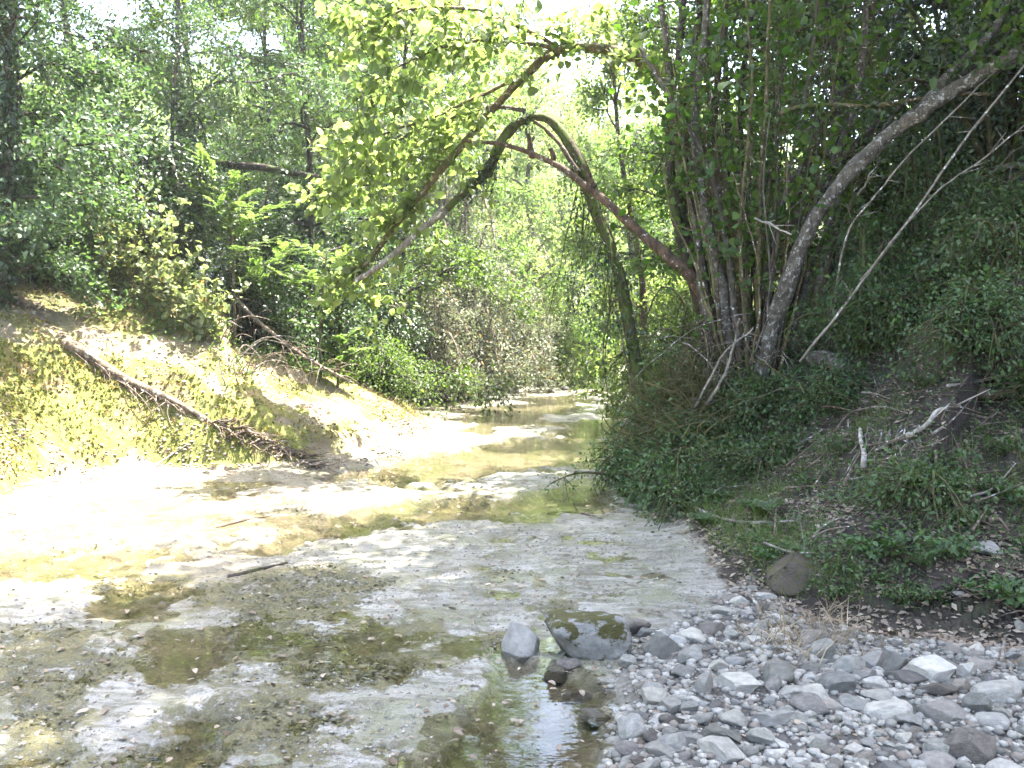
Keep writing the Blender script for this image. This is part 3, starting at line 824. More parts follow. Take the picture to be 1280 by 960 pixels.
# the overhead crown of the coppice, above the top of the picture
tw = []
tbs = []
for q in range(34):
    b = np.array([2.9 + R.normal(0, .8), 9.6 + R.normal(0, 1.2), R.uniform(5.0, 6.0)])
    e = b + np.array([R.normal(.3, 1.0), R.normal(-.3, 1.0), R.uniform(.3, 1.9)])
    p = smooth([b, (b + e) / 2 + rnd(1, .12)[0], e], 8); tbs.append((p, np.linspace(.03, .008, 8))); tw += twigs_on(p, .1, 1, 9, .7)
g = Geo(); foliage(g, tw, 15, .10, 'round', .12, .9)
link('crown', g.mesh('crown', M['hazel_shade'], False), hz)
link('branch', tubes_geo(tbs).mesh('branch', M['bark_brown']), hz)

# ------------------------------------------------------------------ vine-hung arch tree
ab = at(806, 520, 10.9); ab[2] = gz(ab[0], ab[1]) - .05
ar = thing('arched_tree', 'slender vine-draped trunk bent in a hoop over the creek beside the hazel', 'tree', ab)
apts = [(812, 575, 10.90), (807, 530, 10.90), (800, 490, 10.90), (791, 430, 10.90), (776, 350, 10.90), (757, 290, 10.90), (742, 250, 10.90), (728, 205, 10.90), (708, 168, 11.00), (688, 150, 11.10), (660, 151, 11.10), (640, 168, 11.20), (622, 200, 11.20), (606, 222, 11.30), (575, 252, 11.30), (540, 282, 11.30), (500, 318, 11.30), (470, 342, 11.30), (450, 353, 11.30)]
ap = smooth(line(apts), 80) + np.cumsum(rnd(80, .004), axis=0)
g = Geo(); tube(g, ap[:64], np.concatenate([np.linspace(.075, .055, 34), np.linspace(.055, .047, 30)]), 11, .4, 5)
link('trunk', g.mesh('trunk', M['bark_mossy']), ar)
g = Geo(); tube(g, ap[63:], np.linspace(.051, .034, 17), 9, .1, 6)
link('trunk', g.mesh('trunk', M['dead']), ar)['label'] = 'bare grey far end of the bent trunk'
sec = stem('branch', [(722, 215, 10.8), (700, 182, 10.9), (682, 160, 11.0), (668, 152, 11.05)], .03, .022, 'bark_brown', 12, parent=ar)[0]
g = Geo()
for q in range(26):   # hanging vine strands below the hoop
    u = R.uniform(.24, .40) if q < 16 else R.uniform(.5, .75); k = int(u * 79); b = ap[k] + rnd(1, .05)[0]
    L = R.uniform(.4, 2.0) if q < 16 else R.uniform(.2, .6)
    s = np.linspace(0, 1, 9)[:, None]; p = b + np.array([-.10, 0, -1]) * L * s + np.cumsum(rnd(9, .03), axis=0)
    tube(g, p, np.linspace(.008, .004, 9), 4)
for q in range(7):    # strands twisted round the trunk
    i = np.arange(6, 60); ph = R.uniform(0, 6.28); a = ph + i * R.uniform(.2, .4)
    tube(g, ap[i] + .07 * np.stack([np.cos(a), .6 * np.sin(a), np.sin(a) * .5], -1), .012, 5)
link('vine', g.mesh('vine', M['vine']), ar)
g = Geo()
i = R.integers(4, 66, 5200); i = i[R.uniform(0, 1, 5200) < sstep(-.25, .3, fbm(i * .22, 0 * i, None, 1, 2, 8))]; m = len(i); P = ap[i] + rnd(m, .05) * R.uniform(.5, 1.9, (m, 1)); leaves(g, P, rnd(m, .6) + np.array([0, 0, -.6]), rnd(m, .5) + np.array([0, -.3, .7]), R.uniform(.03, .08, m), 'diamond')
i = R.integers(18, 33, 900); L = R.uniform(0, 1.5, 900) ** 1.2; P = ap[i] + rnd(900, .07) + np.stack([-.1 * L, 0 * L, -L], -1)
leaves(g, P, rnd(900, .5) + np.array([0, 0, -.8]), rnd(900, .6) + np.array([0, -.3, .6]), R.uniform(.03, .065, 900), 'diamond')
link('ivy', g.mesh('ivy', M['dark_ivy'], False), ar)

# ------------------------------------------------------------------ lichen-barked leaning tree at upper right
lb = at(966, 470, 9.3); lb[2] = gz(lb[0], lb[1]) - .1
lt = thing('leaning_tree', 'thick pale lichen-spotted trunk leaning out to the upper right', 'tree', lb)
lp, _ = stem('trunk', [(945, 490, 9.3), (958, 430, 9.3), (975, 370, 9.2), (998, 305, 9.1), (1025, 252, 9), (1062, 207, 8.9), (1100, 170, 8.8), (1137, 144, 8.7), (1175, 114, 8.6), (1231, 84, 8.5), (1280, 62, 8.4), (1360, 15, 8.3), (1460, -50, 8.2)], .075, .07, 'bark_lichen', 50, .14, lt, sides=14)
stem('branch', [(1155, 135, 8.65), (1190, 90, 8.7), (1230, 50, 8.8), (1260, 0, 9)], .06, .03, 'bark_lichen', 14, parent=lt)
stem('branch', [(1110, 165, 8.8), (1180, 112, 9.0), (1230, 80, 9.2), (1275, 30, 9.4)], .045, .03, 'bark_dark', 14, parent=lt)
tw = twigs_on(lp, .72, 1, 50, 1.2, bias=(0, 0, .5))
g = Geo(); foliage(g, tw, 22, .085, 'oval', .15, .8)
link('crown', g.mesh('crown', M['hazel_shade'], False), lt)

# ------------------------------------------------------------------ loose poles, logs, roots on the right bank
WHIPS = [
    ('long pale bare pole slanting from the hazel base to the upper right', [(1000, 452, 8.3), (1029, 411, 8.2), (1077, 350, 8.1), (1152, 249, 8), (1212, 166, 7.9), (1282, 80, 7.8)], .014, .009, 'dead'),
    ('thin grey pole leaning steeply in front of the lichen-spotted trunk', [(1040, 400, 8.8), (1059, 297, 8.6), (1085, 255, 8.5), (1119, 215, 8.4), (1194, 140, 8.3), (1250, 88, 8.2)], .011, .007, 'dead'),
    ('thin pole crossing low beneath the long pale pole', [(1075, 352, 8.0), (1160, 252, 7.9), (1239, 192, 7.8), (1290, 150, 7.8)], .009, .006, 'dead'),
    ('slender greenish branch lying level across the upright hazel stems', [(975, 142, 9.4), (1010, 131, 9.3), (1089, 129, 9.2), (1175, 117, 9.1), (1240, 112, 9.0)], .026, .016, 'bark_olive'),
    ('thin stick slanting right of the hazel base', [(1072, 245, 8.9), (1085, 225, 8.9), (1098, 196, 8.9)], .010, .006, 'dead'),
    ('short thin stick propped slantwise among the upright stems', [(943, 274, 9.0), (965, 286, 8.9), (990, 299, 8.8)], .011, .008, 'bleached'),
    ('thin dark switch hanging from the canopy right of the hoop', [(842, 165, 11.5), (828, 195, 11.5), (815, 225, 11.5), (808, 240, 11.5)], .016, .008, 'bark_dark'),
    ('bare sapling leaning left of the hazel base', [(795, 540, 11), (786, 470, 11), (772, 410, 11), (760, 370, 11)], .014, .006, 'dead_brown'),
    ('forked dry stick standing before the hazel base', [(882, 505, 9.0), (905, 470, 8.9), (918, 430, 8.9), (923, 403, 8.8)], .018, .010, 'dead'),
    ('dry stick crossing behind the forked dry stick', [(862, 520, 9.1), (880, 485, 9.0), (900, 445, 9.0), (940, 412, 9.0)], .014, .009, 'dead'),
]
for lab, pts, a, b, m_ in WHIPS:
    t = thing('dead_pole' if 'pole' in lab else 'dead_stick', lab, 'branch', at(*pts[0]))
    p = smooth(line(pts), 22); p = p + np.cumsum(rnd(22, .005), axis=0)
    g = Geo(); tube(g, p, np.linspace(a, b, 22), 7, .15, 3)
    for tq in twigs_on(p, .2, .95, 6, .22, .6, 0): tube(g, tq, np.linspace(.005, .002, 4), 4)
    link('stem', g.mesh('stem', M[m_]), t)


def bank_log(name, lab, pix, r0, r1, bark, lift=.02, n=20, cat='log', group=None, bump=.2, forks=0):
    P = np.array([snap(px, py) for px, py in pix]); P[:, 2] += lift + r0 * .5
    p = smooth(P, n)
    g = Geo(); tube(g, p, np.linspace(r0, r1, n), 8 if r0 > .012 else 5, bump, int(R.integers(99)))
    for tq in twigs_on(p, .3, .95, forks, .25, .5, 0, (0, -.2, .3)): tube(g, tq, np.linspace(r1 * .8, r1 * .3, 4), 4)
    o = link(name, g.mesh(name, M[bark])); tag(o, lab, cat, group); return p


bank_log('root', 'bleached bone-white root standing in the undercut of the dark bank', [(1079, 598), (1080, 580), (1076, 562), (1075, 548)], .023, .015, 'bleached', .06, cat='root')
bank_log('root', 'pale forked root end right of the bleached upright root', [(1134, 556), (1146, 550), (1160, 540), (1172, 524), (1200, 520)], .024, .009, 'bleached', .05, cat='root', forks=2)
bank_log('log', 'stub of a mossy log jutting from the bank below the lichen-spotted trunk', [(1060, 474), (1048, 466), (1034, 458), (1012, 458)], .09, .075, 'bark_lichen', .03)
bank_log('log', 'thick dead limb lying behind the slanting poles', [(1058, 312), (1085, 291), (1113, 280)], .085, .06, 'dead_brown', .05)
bank_log('root', 'curved grey root looping out of the upper bank', [(1195, 262), (1205, 246), (1218, 234), (1243, 227), (1270, 221), (1290, 228)], .045, .03, 'dead', .10, cat='root')
bank_log('root', 'thin root lying under the curved grey root', [(1200, 270), (1225, 258), (1256, 248), (1285, 244)], .025, .015, 'dead_brown', .08, cat='root')
bank_log('dead_branch', 'pale forked branch lying on the dark upper bank', [(1184, 330), (1215, 318), (1245, 305), (1282, 292)], .022, .012, 'dead', .08, cat='branch', forks=5)
bank_log('dead_branch', 'crooked grey branch above the pale forked branch', [(1180, 292), (1205, 296), (1222, 300), (1240, 312), (1262, 300)], .026, .014, 'dead', .06, cat='branch', forks=4)
bank_log('dead_branch', 'brown branch lying down the bank right of the mossy log stub', [(1208, 385), (1236, 408), (1258, 425), (1280, 442)], .020, .012, 'dead_brown', .05, cat='branch', forks=3)
bank_log('log', 'half-buried flat log on the bank above the pale forked root', [(1222, 508), (1245, 502), (1262, 497), (1285, 490)], .045, .03, 'dead_brown', .03)
bank_log('dead_stick', 'long thin stick lying level low on the bank foot', [(868, 640), (905, 655), (945, 660), (992, 658)], .014, .008, 'dead', .03, cat='branch', forks=2)
bank_log('dead_stick', 'thin stick rising rightwards across the lower bank', [(915, 590), (960, 578), (1000, 562), (1028, 545)], .012, .008, 'dead', .05, cat='branch', forks=2)
bank_log('dead_stick', 'grey stick lying on the silt at the bank edge', [(685, 644), (715, 642), (735, 645), (752, 651)], .014, .006, 'dead_brown', .01, cat='branch', forks=2)
bank_log('dead_stick', 'short stick standing up from the gravel edge by the grass', [(1252, 832), (1254, 815), (1256, 802)], .010, .008, 'dead', .02, cat='branch')
bank_log('dead_stick', 'dark sunken branch lying along the edge of the algae mat', [(285, 722), (310, 716), (335, 710), (360, 704)], .020, .010, 'bark_dark', -.01, cat='branch')
bank_log('dead_stick', 'thin twig lying on the bright silt near the left bank', [(270, 660), (310, 650), (335, 646), (360, 636)], .010, .005, 'dead_brown', .0, cat='branch')
bank_log('dead_stick', 'straw-coloured stick lying over the gravel', [(935, 748), (945, 760), (950, 775)], .012, .009, 'dead', .02, cat='branch')
for q in range(84):
    x, y = (R.uniform(1080, 1280), R.uniform(215, 380)) if q < 18 else (R.uniform(880, 1280), R.uniform(430, 700))
    L = R.uniform(15, 70); a = R.normal(-.4, .7)
    bank_log('dead_stick', 'thin dead stick strewn on the dark soil of the right bank', [(x, y), (x + L * .5 * math.cos(a), y + L * .5 * math.sin(a) + R.normal(0, 4)), (x + L * math.cos(a), y + L * math.sin(a))], R.uniform(.005, .014), .004, ['dead', 'dead_brown', 'dead_brown'][q % 3], R.uniform(.03, .14), 8, 'branch', 'dead sticks strewn on the right bank', 0, 1)
for q in range(22):
    x, y = R.uniform(1090, 1275), R.uniform(215, 360); L = R.uniform(40, 110); a = R.normal(-.5, .5)
    bank_log('dead_branch', 'crooked grey dead branch in the tangle on the dark upper right bank', [(x, y), (x + L * .3 * math.cos(a), y + L * .3 * math.sin(a) + R.normal(0, 9)), (x + L * .65 * math.cos(a), y + L * .65 * math.sin(a) + R.normal(0, 9)), (x + L * math.cos(a), y + L * math.sin(a))], R.uniform(.010, .02), .006, ['dead', 'dead_brown'][q % 2], R.uniform(.05, .3), 14, 'branch', 'dead branches tangled on the upper right bank', 0, 3)
g = Geo()   # hair roots hanging from the undercut
rt = thing('root_tangle', 'tangle of fine roots hanging in the undercut of the right bank', 'roots', snap(1110, 575))
for q in range(60):
    b = snap(R.uniform(1060, 1145), R.uniform(535, 560)) + np.array([0, -.05, .03]); L = R.uniform(.15, .5)
    s = np.linspace(0, 1, 6)[:, None]; p = b + (np.array([R.normal(0, .4), -.35, -1]) * L) * s + np.cumsum(rnd(6, .02), axis=0)
    tube(g, p, np.linspace(.006, .002, 6), 4)
link('hair_roots', g.mesh('hair_roots', M['dead']), rt)

# ------------------------------------------------------------------ left bank: log along the lip, roots, dead branch
LP = [snap(px, py) for px, py in [(-30, 350), (20, 378), (58, 404), (84, 428), (112, 446), (150, 468), (190, 488), (228, 509), (266, 526)]]
LP = np.array(LP); LP[:, 2] += -.012 + .03 * np.sin(np.arange(len(LP)) * 2.1); LP[:, 1] -= .03
lg = thing('fallen_log', 'long dry log with root fringe lying down the lip of the sunlit bank', 'log', LP[0])
p = smooth(LP, 40); g = Geo(); tube(g, p, np.concatenate([np.linspace(.06, .06, 20), np.linspace(.06, .025, 20)]) * (1 + .35 * fbm(np.arange(40) * .4, np.zeros(40), None, 1, 2, 3)), 11, .6, 3)
link('trunk', g.mesh('trunk', M['log_wood']), lg)
g = Geo()
for q in range(34):
    u = R.normal(.66, .14) % 1; k = int(u * 38); b = p[k] + np.array([0, -.05, -.03]); L = R.uniform(.12, .4)
    s = np.linspace(0, 1, 7)[:, None]
    tube(g, b + np.array([R.normal(.45, .5), R.normal(-.4, .2), R.normal(-.3, .3)]) * L * s + np.array([0, 0, -1]) * L * .6 * s ** 2 + np.cumsum(rnd(7, .012), axis=0), np.linspace(.009, .003, 7), 5)
link('roots', g.mesh('roots', M['dead_brown']), lg)
bank_log('dead_stick', 'pale straight stick on the moss under the fallen log', [(196, 584), (215, 572), (235, 560)], .010, .006, 'dead', .03, cat='branch')
DB = [(290, 368, 13.5), (315, 395, 13.2), (345, 420, 13.0), (375, 442, 12.9), (405, 460, 12.8), (440, 478, 12.6)]
t = thing('dead_branch', 'curved bare branch with twigs arching down behind the left bank', 'branch', at(*DB[-1]))
p = smooth(line(DB), 24); g = Geo(); tube(g, p, np.linspace(.035, .02, 24), 8, .15, 2)
for q in range(30):
    b = p[int(R.uniform(0, 1) * 23)]; L = R.uniform(.3, .9); s = np.linspace(0, 1, 7)[:, None]
    tube(g, b + np.array([R.normal(.2, .5), R.normal(-.2, .3), R.normal(.2, .5)]) * L * s + np.array([0, 0, -1]) * L * .5 * s ** 2, np.linspace(.008, .003, 7), 4)
link('stem', g.mesh('stem', M['dead_brown']), t)
rm = thing('root_mat', 'ragged mat of roots and turf edging the lip right of the fallen log', 'roots', snap(300, 550))
g = Geo()
for q in range(150):
    u = R.uniform(0, 1) ; b = snap(265 + 125 * u + R.normal(0, 6), 530 + 52 * u + R.normal(0, 4)) + np.array([0, 0, .02]); L = R.uniform(.15, .5)
    s = np.linspace(0, 1, 7)[:, None]
    tube(g, b + np.array([R.normal(.4, .4), R.normal(-.25, .3), R.normal(-.1, .2)]) * L * s + np.cumsum(rnd(7, .014), axis=0), np.linspace(R.uniform(.006, .018), .003, 7), 5)
link('roots', g.mesh('roots', M['dead_brown']), rm)
t = thing('dry_bramble', 'mass of bare arching bramble canes at the crest of the left bank', 'shrub', snap(330, 440))
for q in range(70):
    b = snap(R.uniform(265, 420), R.uniform(420, 490)); b[1] += R.uniform(0, .5); L = R.uniform(.5, 1.3); s = np.linspace(0, 1, 9)[:, None]; g = Geo()
    tube(g, b + np.array([R.normal(.1, .6), R.normal(-.1, .3), 1]) * L * s + np.array([R.normal(.2, .3), -.1, -1]) * L * .75 * s ** 2, np.linspace(.009, .003, 9), 4)
    link('cane', g.mesh('cane', M['dead' if q % 3 else 'dead_brown']), t)

t = thing('twig_tangle', 'tangle of dead twigs spilling over the root mound at the foot of the hazel', 'twigs', snap(920, 500))
for q in range(90):
    b = CB + np.array([R.normal(-.1, .35), R.normal(-.35, .25), R.uniform(.05, .75)]); L = R.uniform(.35, 1.1); s = np.linspace(0, 1, 9)[:, None]; g = Geo()
    p = b + np.array([R.normal(-.2, .6), R.normal(-.35, .3), R.normal(.15, .4)]) * L * s + np.array([0, 0, -1]) * L * R.uniform(.2, .9) * s ** 2 + np.cumsum(rnd(9, .014), axis=0)
    p[:, 2] = np.maximum(p[:, 2], ht(p[:, 0], p[:, 1]) + .015)
    tube(g, p, np.linspace(R.uniform(.005, .012), .002, 9), 4)
    link('twig', g.mesh('twig', M[['dead', 'dead_brown', 'vine', 'dead_brown'][q % 4]]), t)

# ------------------------------------------------------------------ trees of the left side
def T(x, y, *rel):
    return np.array([[0, 0, 0]] + [list(r) for r in rel], float)


lean_l = lambda h, dx=0, dy=0, k=0: [[0, 0, 0], [dx * .2 + k, dy * .2, h * .3], [dx * .55 - k, dy * .5, h * .65], [dx, dy, h]]
GL = 'trees on the left slope'
LEFT_TREES = [
    # x, y, h, dx, dy, leaf, bark, r0, limbs, limb_len, t0, per, size, kind, label
    (-6.25, 10.9, 8.5, .5, -.5, 'blue_green', 'bark_dark', .11, 24, 1.5, .08, 95, .06, 'oval', 'ivy-clad leafy tree at the left edge of the sunlit bank', 2600),
    (-7.6, 13.4, 9.5, .5, 0, 'blue_green', 'bark_grey', .15, 16, 2.0, .22, 70, .065, 'diamond', 'tall grey-barked tree just behind the ivy-clad tree', 0),
    (-6.1, 15.6, 10, .9, 0, 'blue_green', 'bark_grey', .12, 16, 2.2, .22, 75, .065, 'diamond', 'slim tree with small blue-green leaves left of the sky gap', 0),
    (-3.9, 16.6, 10, .3, 0, 'blue_green', 'bark_dark', .14, 18, 2.2, .16, 75, .065, 'diamond', 'dark-trunked tree with blue-green leaves right of the sky gap', 0),
    (-5.6, 20.5, 10, .2, 0, 'mid_green', 'bark_dark', .15, 14, 2.6, .2, 70, .085, 'diamond', 'leafy tree seen under the sky gap', 0),
    (-2.7, 19.6, 11, .9, -.6, 'mid_green', 'bark_dark', .16, 18, 2.5, .2, 75, .085, 'diamond', 'broad green tree standing over the grey creekside bushes', 0),
    (-8.6, 17.5, 11, 0, 0, 'mid_green', 'bark_dark', .18, 15, 3.0, .2, 70, .09, 'diamond', 'thick-crowned tree at the back of the left slope', 0),
    (-1.9, 25.5, 11, .6, 0, 'lime', 'bark_brown', .16, 16, 2.8, .18, 75, .10, 'diamond', 'yellow-green tree beyond the grey creekside bushes', 0),
    (-6.3, 26, 11, 0, 0, 'mid_green', 'bark_dark', .16, 14, 3.0, .2, 60, .11, 'diamond', 'far green tree on top of the left slope', 0),
    (-8.2, 22.5, 13, .3, 0, 'mid_green', 'bark_dark', .18, 18, 3.0, .15, 70, .10, 'diamond', 'tall green tree at the back left of the sky gap', 0),
    (-4.3, 24, 13, .2, 0, 'lime', 'bark_dark', .17, 18, 2.8, .15, 70, .10, 'diamond', 'tall yellow-green tree behind the dark-trunked tree', 0),
    (-6.8, 31, 14, .2, 0, 'far_lit', 'bark_dark', .2, 18, 3.4, .15, 70, .12, 'diamond', 'tall pale tree far back on the left slope', 0),
    (-2.6, 29, 13, .2, 0, 'far_lit', 'bark_dark', .18, 18, 3.0, .15, 70, .12, 'diamond', 'pale tree behind the yellow-green tree past the grey bushes', 0),
    (-10.5, 14.5, 10, .5, 0, 'blue_green', 'bark_dark', .17, 14, 2.8, .15, 60, .085, 'diamond', 'shadowy tree at the far left behind the grey-barked tree', 0),
]
for (x, y, h, dx, dy, lf, bk, r0, nl, ll, t0, per, sz, kd, lab, iv) in LEFT_TREES:
    tree('broadleaf_tree', lab, 'tree', G(x, y), lean_l(h, dx, dy, .12), lf, bk, r0 * .55, .02, nl + 7, ll, t0 * .7, 13, .8, per * 1.15, sz, kd, .10, .18, .3, GL, ivy=iv + 600)
# a fallen trunk hung level in the left trees
t = thing('fallen_tree', 'dark trunk hanging level among the trees below the sky gap', 'trunk', at(190, 197, 15))
stem('trunk', [(150, 199, 15), (190, 196, 15), (235, 199, 15), (290, 206, 15), (345, 211, 15), (400, 222, 15.2)], .09, .04, 'bark_dark', 22, parent=t)

# understory bushes on the left slope
LB = [
    (-6.6, 12.3, 2.6, 1.3, 'blue_green', 'dense green bush at the far left above the bank', .07, 'oval'),
    (-5.3, 13.6, 2.4, 1.3, 'dark_ivy', 'dark evergreen bush behind the pale weeds', .07, 'oval'),
    (-4.2, 14.6, 2.6, 1.3, 'dark_ivy', 'dark bush behind the feathery sunlit sapling', .065, 'oval'),
    (-3.3, 15.6, 2.2, 1.3, 'blue_green', 'bluish bush at the back of the bank tip', .06, 'diamond'),
    (-2.9, 17.4, 2.6, 1.3, 'dark_ivy', 'dark bush left of the grey creekside bushes', .065, 'oval'),
    (-4.9, 17.6, 3.2, 1.6, 'dark_ivy', 'tall dark bush under the blue-green trees', .075, 'oval'),
    (-7.6, 15.2, 3.4, 1.7, 'dark_ivy', 'tall dark bush under the left trees', .075, 'oval'),
    (-2.2, 14.9, 1.0, .8, 'mid_green', 'low bush with yellowish leaves on the bank tip', .05, 'oval'),
]
for x, y, h, rad, lf, lab, sz, kd in LB:
    bush('bush', lab, 'bush', G(x, y), h, rad, lf, 'bark_dark', 20, 42, sz, kd, .35, 10, .10, 'bushes on the left slope')
CBU = [
    (-2.35, 20.6, 3.3, 1.5, 'grey_leaf', 'greyish bush drooping to the creek, leftmost of the grey bushes', .075),
    (-1.25, 22.6, 3.6, 1.7, 'grey_leaf', 'large greyish bush with dead undergrowth above the creek bend', .08),
    (-.1, 25.4, 3.0, 1.6, 'grey_leaf', 'grey-green bush at the right end of the grey bushes', .08),
    (-2.1, 23.5, 5.0, 2.0, 'grey_leaf', 'tall grey-green bush behind the drooping grey bushes', .085),
    (1.1, 29.5, 2.6, 1.6, 'far_lit', 'pale green bush beyond the grey bushes at the creek bend', .09),
    (2.6, 33.5, 2.6, 1.8, 'far_lit', 'light green bush beside the distant creek', .10),
    (-.2, 29, 4.5, 2.2, 'far_lit', 'tall pale green bush behind the creek bend', .10),
]
for x, y, h, rad, lf, lab, sz in CBU:
    bush('bush', lab, 'bush', G(x, y), h, rad, lf, 'dead_brown', 24, 46, sz, 'diamond', .75, 11, .11, 'bushes along the far creek bank', (.25, -.35), .6)

# feathery sunlit saplings


def frond(geo, sg, b, d, L, pairs, size, droop=.25, up=np.array([0, 0, 1.0])):
    s = np.linspace(0, 1, pairs)[:, None]
    d = unit(d); p = b + d * L * s + np.array([0, 0, -1.]) * droop * L * s ** 2
    tube(sg, p[:: max(1, pairs // 5)], .004, 3, cap=False)
    t = unit(np.gradient(p, axis=0)); side = unit(np.cross(t, up)); nn = np.cross(side, t)
    w = np.sin(np.linspace(.35, PI - .25, pairs))[:, None]
    for sg_ in (-1, 1):
        leaves(geo, p, side * sg_ + t * .45 + rnd(pairs, .12), nn + rnd(pairs, .18), (size * (.45 + .55 * w[:, 0])) * R.uniform(.85, 1.1, pairs), 'oval')


def feathery(lab, base, pts, nf, L, size, leaf, group, name='feathery_sapling', sideways=None):
    t = thing(name, lab, 'sapling', base, group)
    p = smooth(np.asarray(pts) - base, 20); sgeo = Geo(); g = Geo(); tube(sgeo, p, np.linspace(.028, .007, 20), 6)
    for q in range(nf):
        u = .25 + .75 * q / nf; k = min(int(u * 19), 18); az = q * 2.4 + R.normal(0, .3)
        d = np.array([math.cos(az), .7 * math.sin(az), R.uniform(.3, 1.1)])
        if sideways is not None: d = d * .6 + np.array(sideways)
        # each side branch carries several leaf fronds
        bl = L * R.uniform(.6, 1.2) * (1.15 - .5 * u); s = np.linspace(0, 1, 6)[:, None]
        bp = p[k] + unit(d) * bl * s + np.array([0, 0, -1.]) * .18 * bl * s ** 2
        tube(sgeo, bp, np.linspace(.008, .003, 6), 4)
        for j in range(1, 6):
            for sg_ in (-1, 1):
                sd = np.cross(unit(d), [0, 0, 1.0]) * sg_
                frond(g, sgeo, bp[j], unit(d) * .7 + sd * .8 + rnd(1, .12)[0], .30 * bl + .1, 9, size, .2)
    link('stem', sgeo.mesh('stem', M['bark_olive']), t, (0, 0, 0))
    link('foliage', g.mesh('foliage', M[leaf], False), t, (0, 0, 0))


def base_under(pt):
    return np.array([pt[0], pt[1], gz(pt[0], pt[1]) - .04])


GF = 'feathery saplings on the left bank'
for lab, pix, D, nf, L in (
        ('sunlit feathery sapling with flat leaf sprays in the middle of the left slope', [(292, 345), (290, 300), (286, 260), (268, 225)], 13.2, 16, .85),
        ('sunlit feathery sapling right of the dark bushes, under the hazel leaves', [(400, 420), (402, 380), (405, 345), (410, 310)], 13.6, 13, .8),
        ('small feathery sapling low beside the bare curved branch', [(422, 480), (425, 455), (430, 435), (436, 415)], 13.4, 9, .45),
        ('feathery sapling in half shade left of the bare curved branch', [(330, 400), (335, 370), (340, 345), (350, 320)], 14.0, 12, .7)):
    P = [at(a, b, D) for a, b in pix]; bs = base_under(P[0])
    feathery(lab, bs, np.vstack([bs, P]), nf, L, .065, 'lime', GF)

# pale weeds along the crest of the left bank
GW = 'tall weeds on the crest of the left bank'
for px, py, hgt, lab in ((148, 372, 1.0, 'tall pale weed nearest the ivy-clad tree'), (178, 385, .9, 'tall leafy weed, second along the crest from the ivy-clad tree'), (112, 360, .8, 'bright weed at the foot of the ivy-clad tree'),
                         (205, 395, .75, 'leafy weed with heart-shaped leaves mid-crest'), (236, 410, .6, 'short weed with big pale leaves near the bramble canes'), (160, 340, 1.3, 'tallest pale weed, with white-green leaf tips'), (255, 425, .5, 'small weed beside the bramble canes'), (60, 355, .7, 'green weed at the upper left of the bank')):
    b = snap(px, py) + np.array([0, 0, -.03]); t = thing('tall_weed', lab, 'weed', b, GW); sg = Geo(); g = Geo()
    for q in range(14):
        e = np.array([R.normal(0, .26), R.normal(0, .22), 1]) * 1.55 * hgt * R.uniform(.6, 1.1); s = np.linspace(0, 1, 8)[:, None]
        p = np.array([R.normal(0, .12), R.normal(0, .12), 0]) + e * s + np.array([R.normal(0, .1), R.normal(0, .1), 0]) * s ** 2
        tube(sg, p, np.linspace(.007, .003, 8), 4)
        m = 34; i = R.integers(1, 8, m); leaves(g, p[i] + rnd(m, .03), rnd(m, .7) + np.array([0, 0, .1]), rnd(m, .4) + np.array([0, 0, .9]), R.uniform(.04, .11, m), 'round')
    link('stem', sg.mesh('stem', M['bark_olive']), t, (0, 0, 0)); link('foliage', g.mesh('foliage', M['pale_weed'], False), t, (0, 0, 0))

# ------------------------------------------------------------------ trees down the valley
GV = 'trees down the valley'
FAR = [
    (.6, 33, 9, 'far_lit', 'pale lit tree behind the creek bend, left of the hoop'), (2.4, 39, 10, 'far_lit', 'pale lit tree in the middle of the valley gap'),
    (5.2, 46, 9, 'lime', 'small lit tree at the end of the creek'), (-3.2, 33, 12, 'far_lit', 'tall lit tree at the left side of the valley gap'),
    (4.0, 29.5, 8.5, 'lime', 'lime-green tree on the right bank beyond the hoop'), (7.6, 36, 11, 'mid_green', 'green tree on the right bank in the valley gap'),
    (-1, 45, 13, 'far_lit', 'tallest lit tree far down the valley'), (3.5, 56, 13, 'far_lit', 'hazy tree closing the end of the valley'), (9.5, 58, 14, 'far_lit', 'hazy tree behind the end of the creek'),
    (-6.5, 40, 13, 'mid_green', 'far tree on the left skyline'), (12, 46, 13, 'mid_green', 'far tree on the right skyline'), (-7.5, 54, 13, 'far_lit', 'faint far tree left of the valley gap'),
]
for x, y, h, lf, lab in FAR:
    tree('broadleaf_tree', lab, 'tree', G(x, y), lean_l(h, R.normal(0, .5), 0, .2), lf, 'bark_brown', .2, .04, 20, h * .28, .10, 12, 1.0, 70, .12 if y < 40 else .16, 'diamond', .14, .15, .3, GV)
g = Geo()
m = 90000; X = R.uniform(-60, 80, m); Y = R.uniform(60, 82, m); Z = terrain(X, Y) + R.uniform(0, 1, m) ** .8 * (9 + 4 * fbm(X, Y, None, .15, 2, 70))
leaves(g, np.stack([X, Y, Z], -1), rnd(m), rnd(m, .6) + np.array([0, 0, .8]), R.uniform(.3, .7, m), 'diamond')
tag(link('distant_woodland', g.mesh('distant_woodland', M['far_lit'], False)), 'hazy pale green woodland closing the far end of the valley', 'woodland', None, 'stuff')

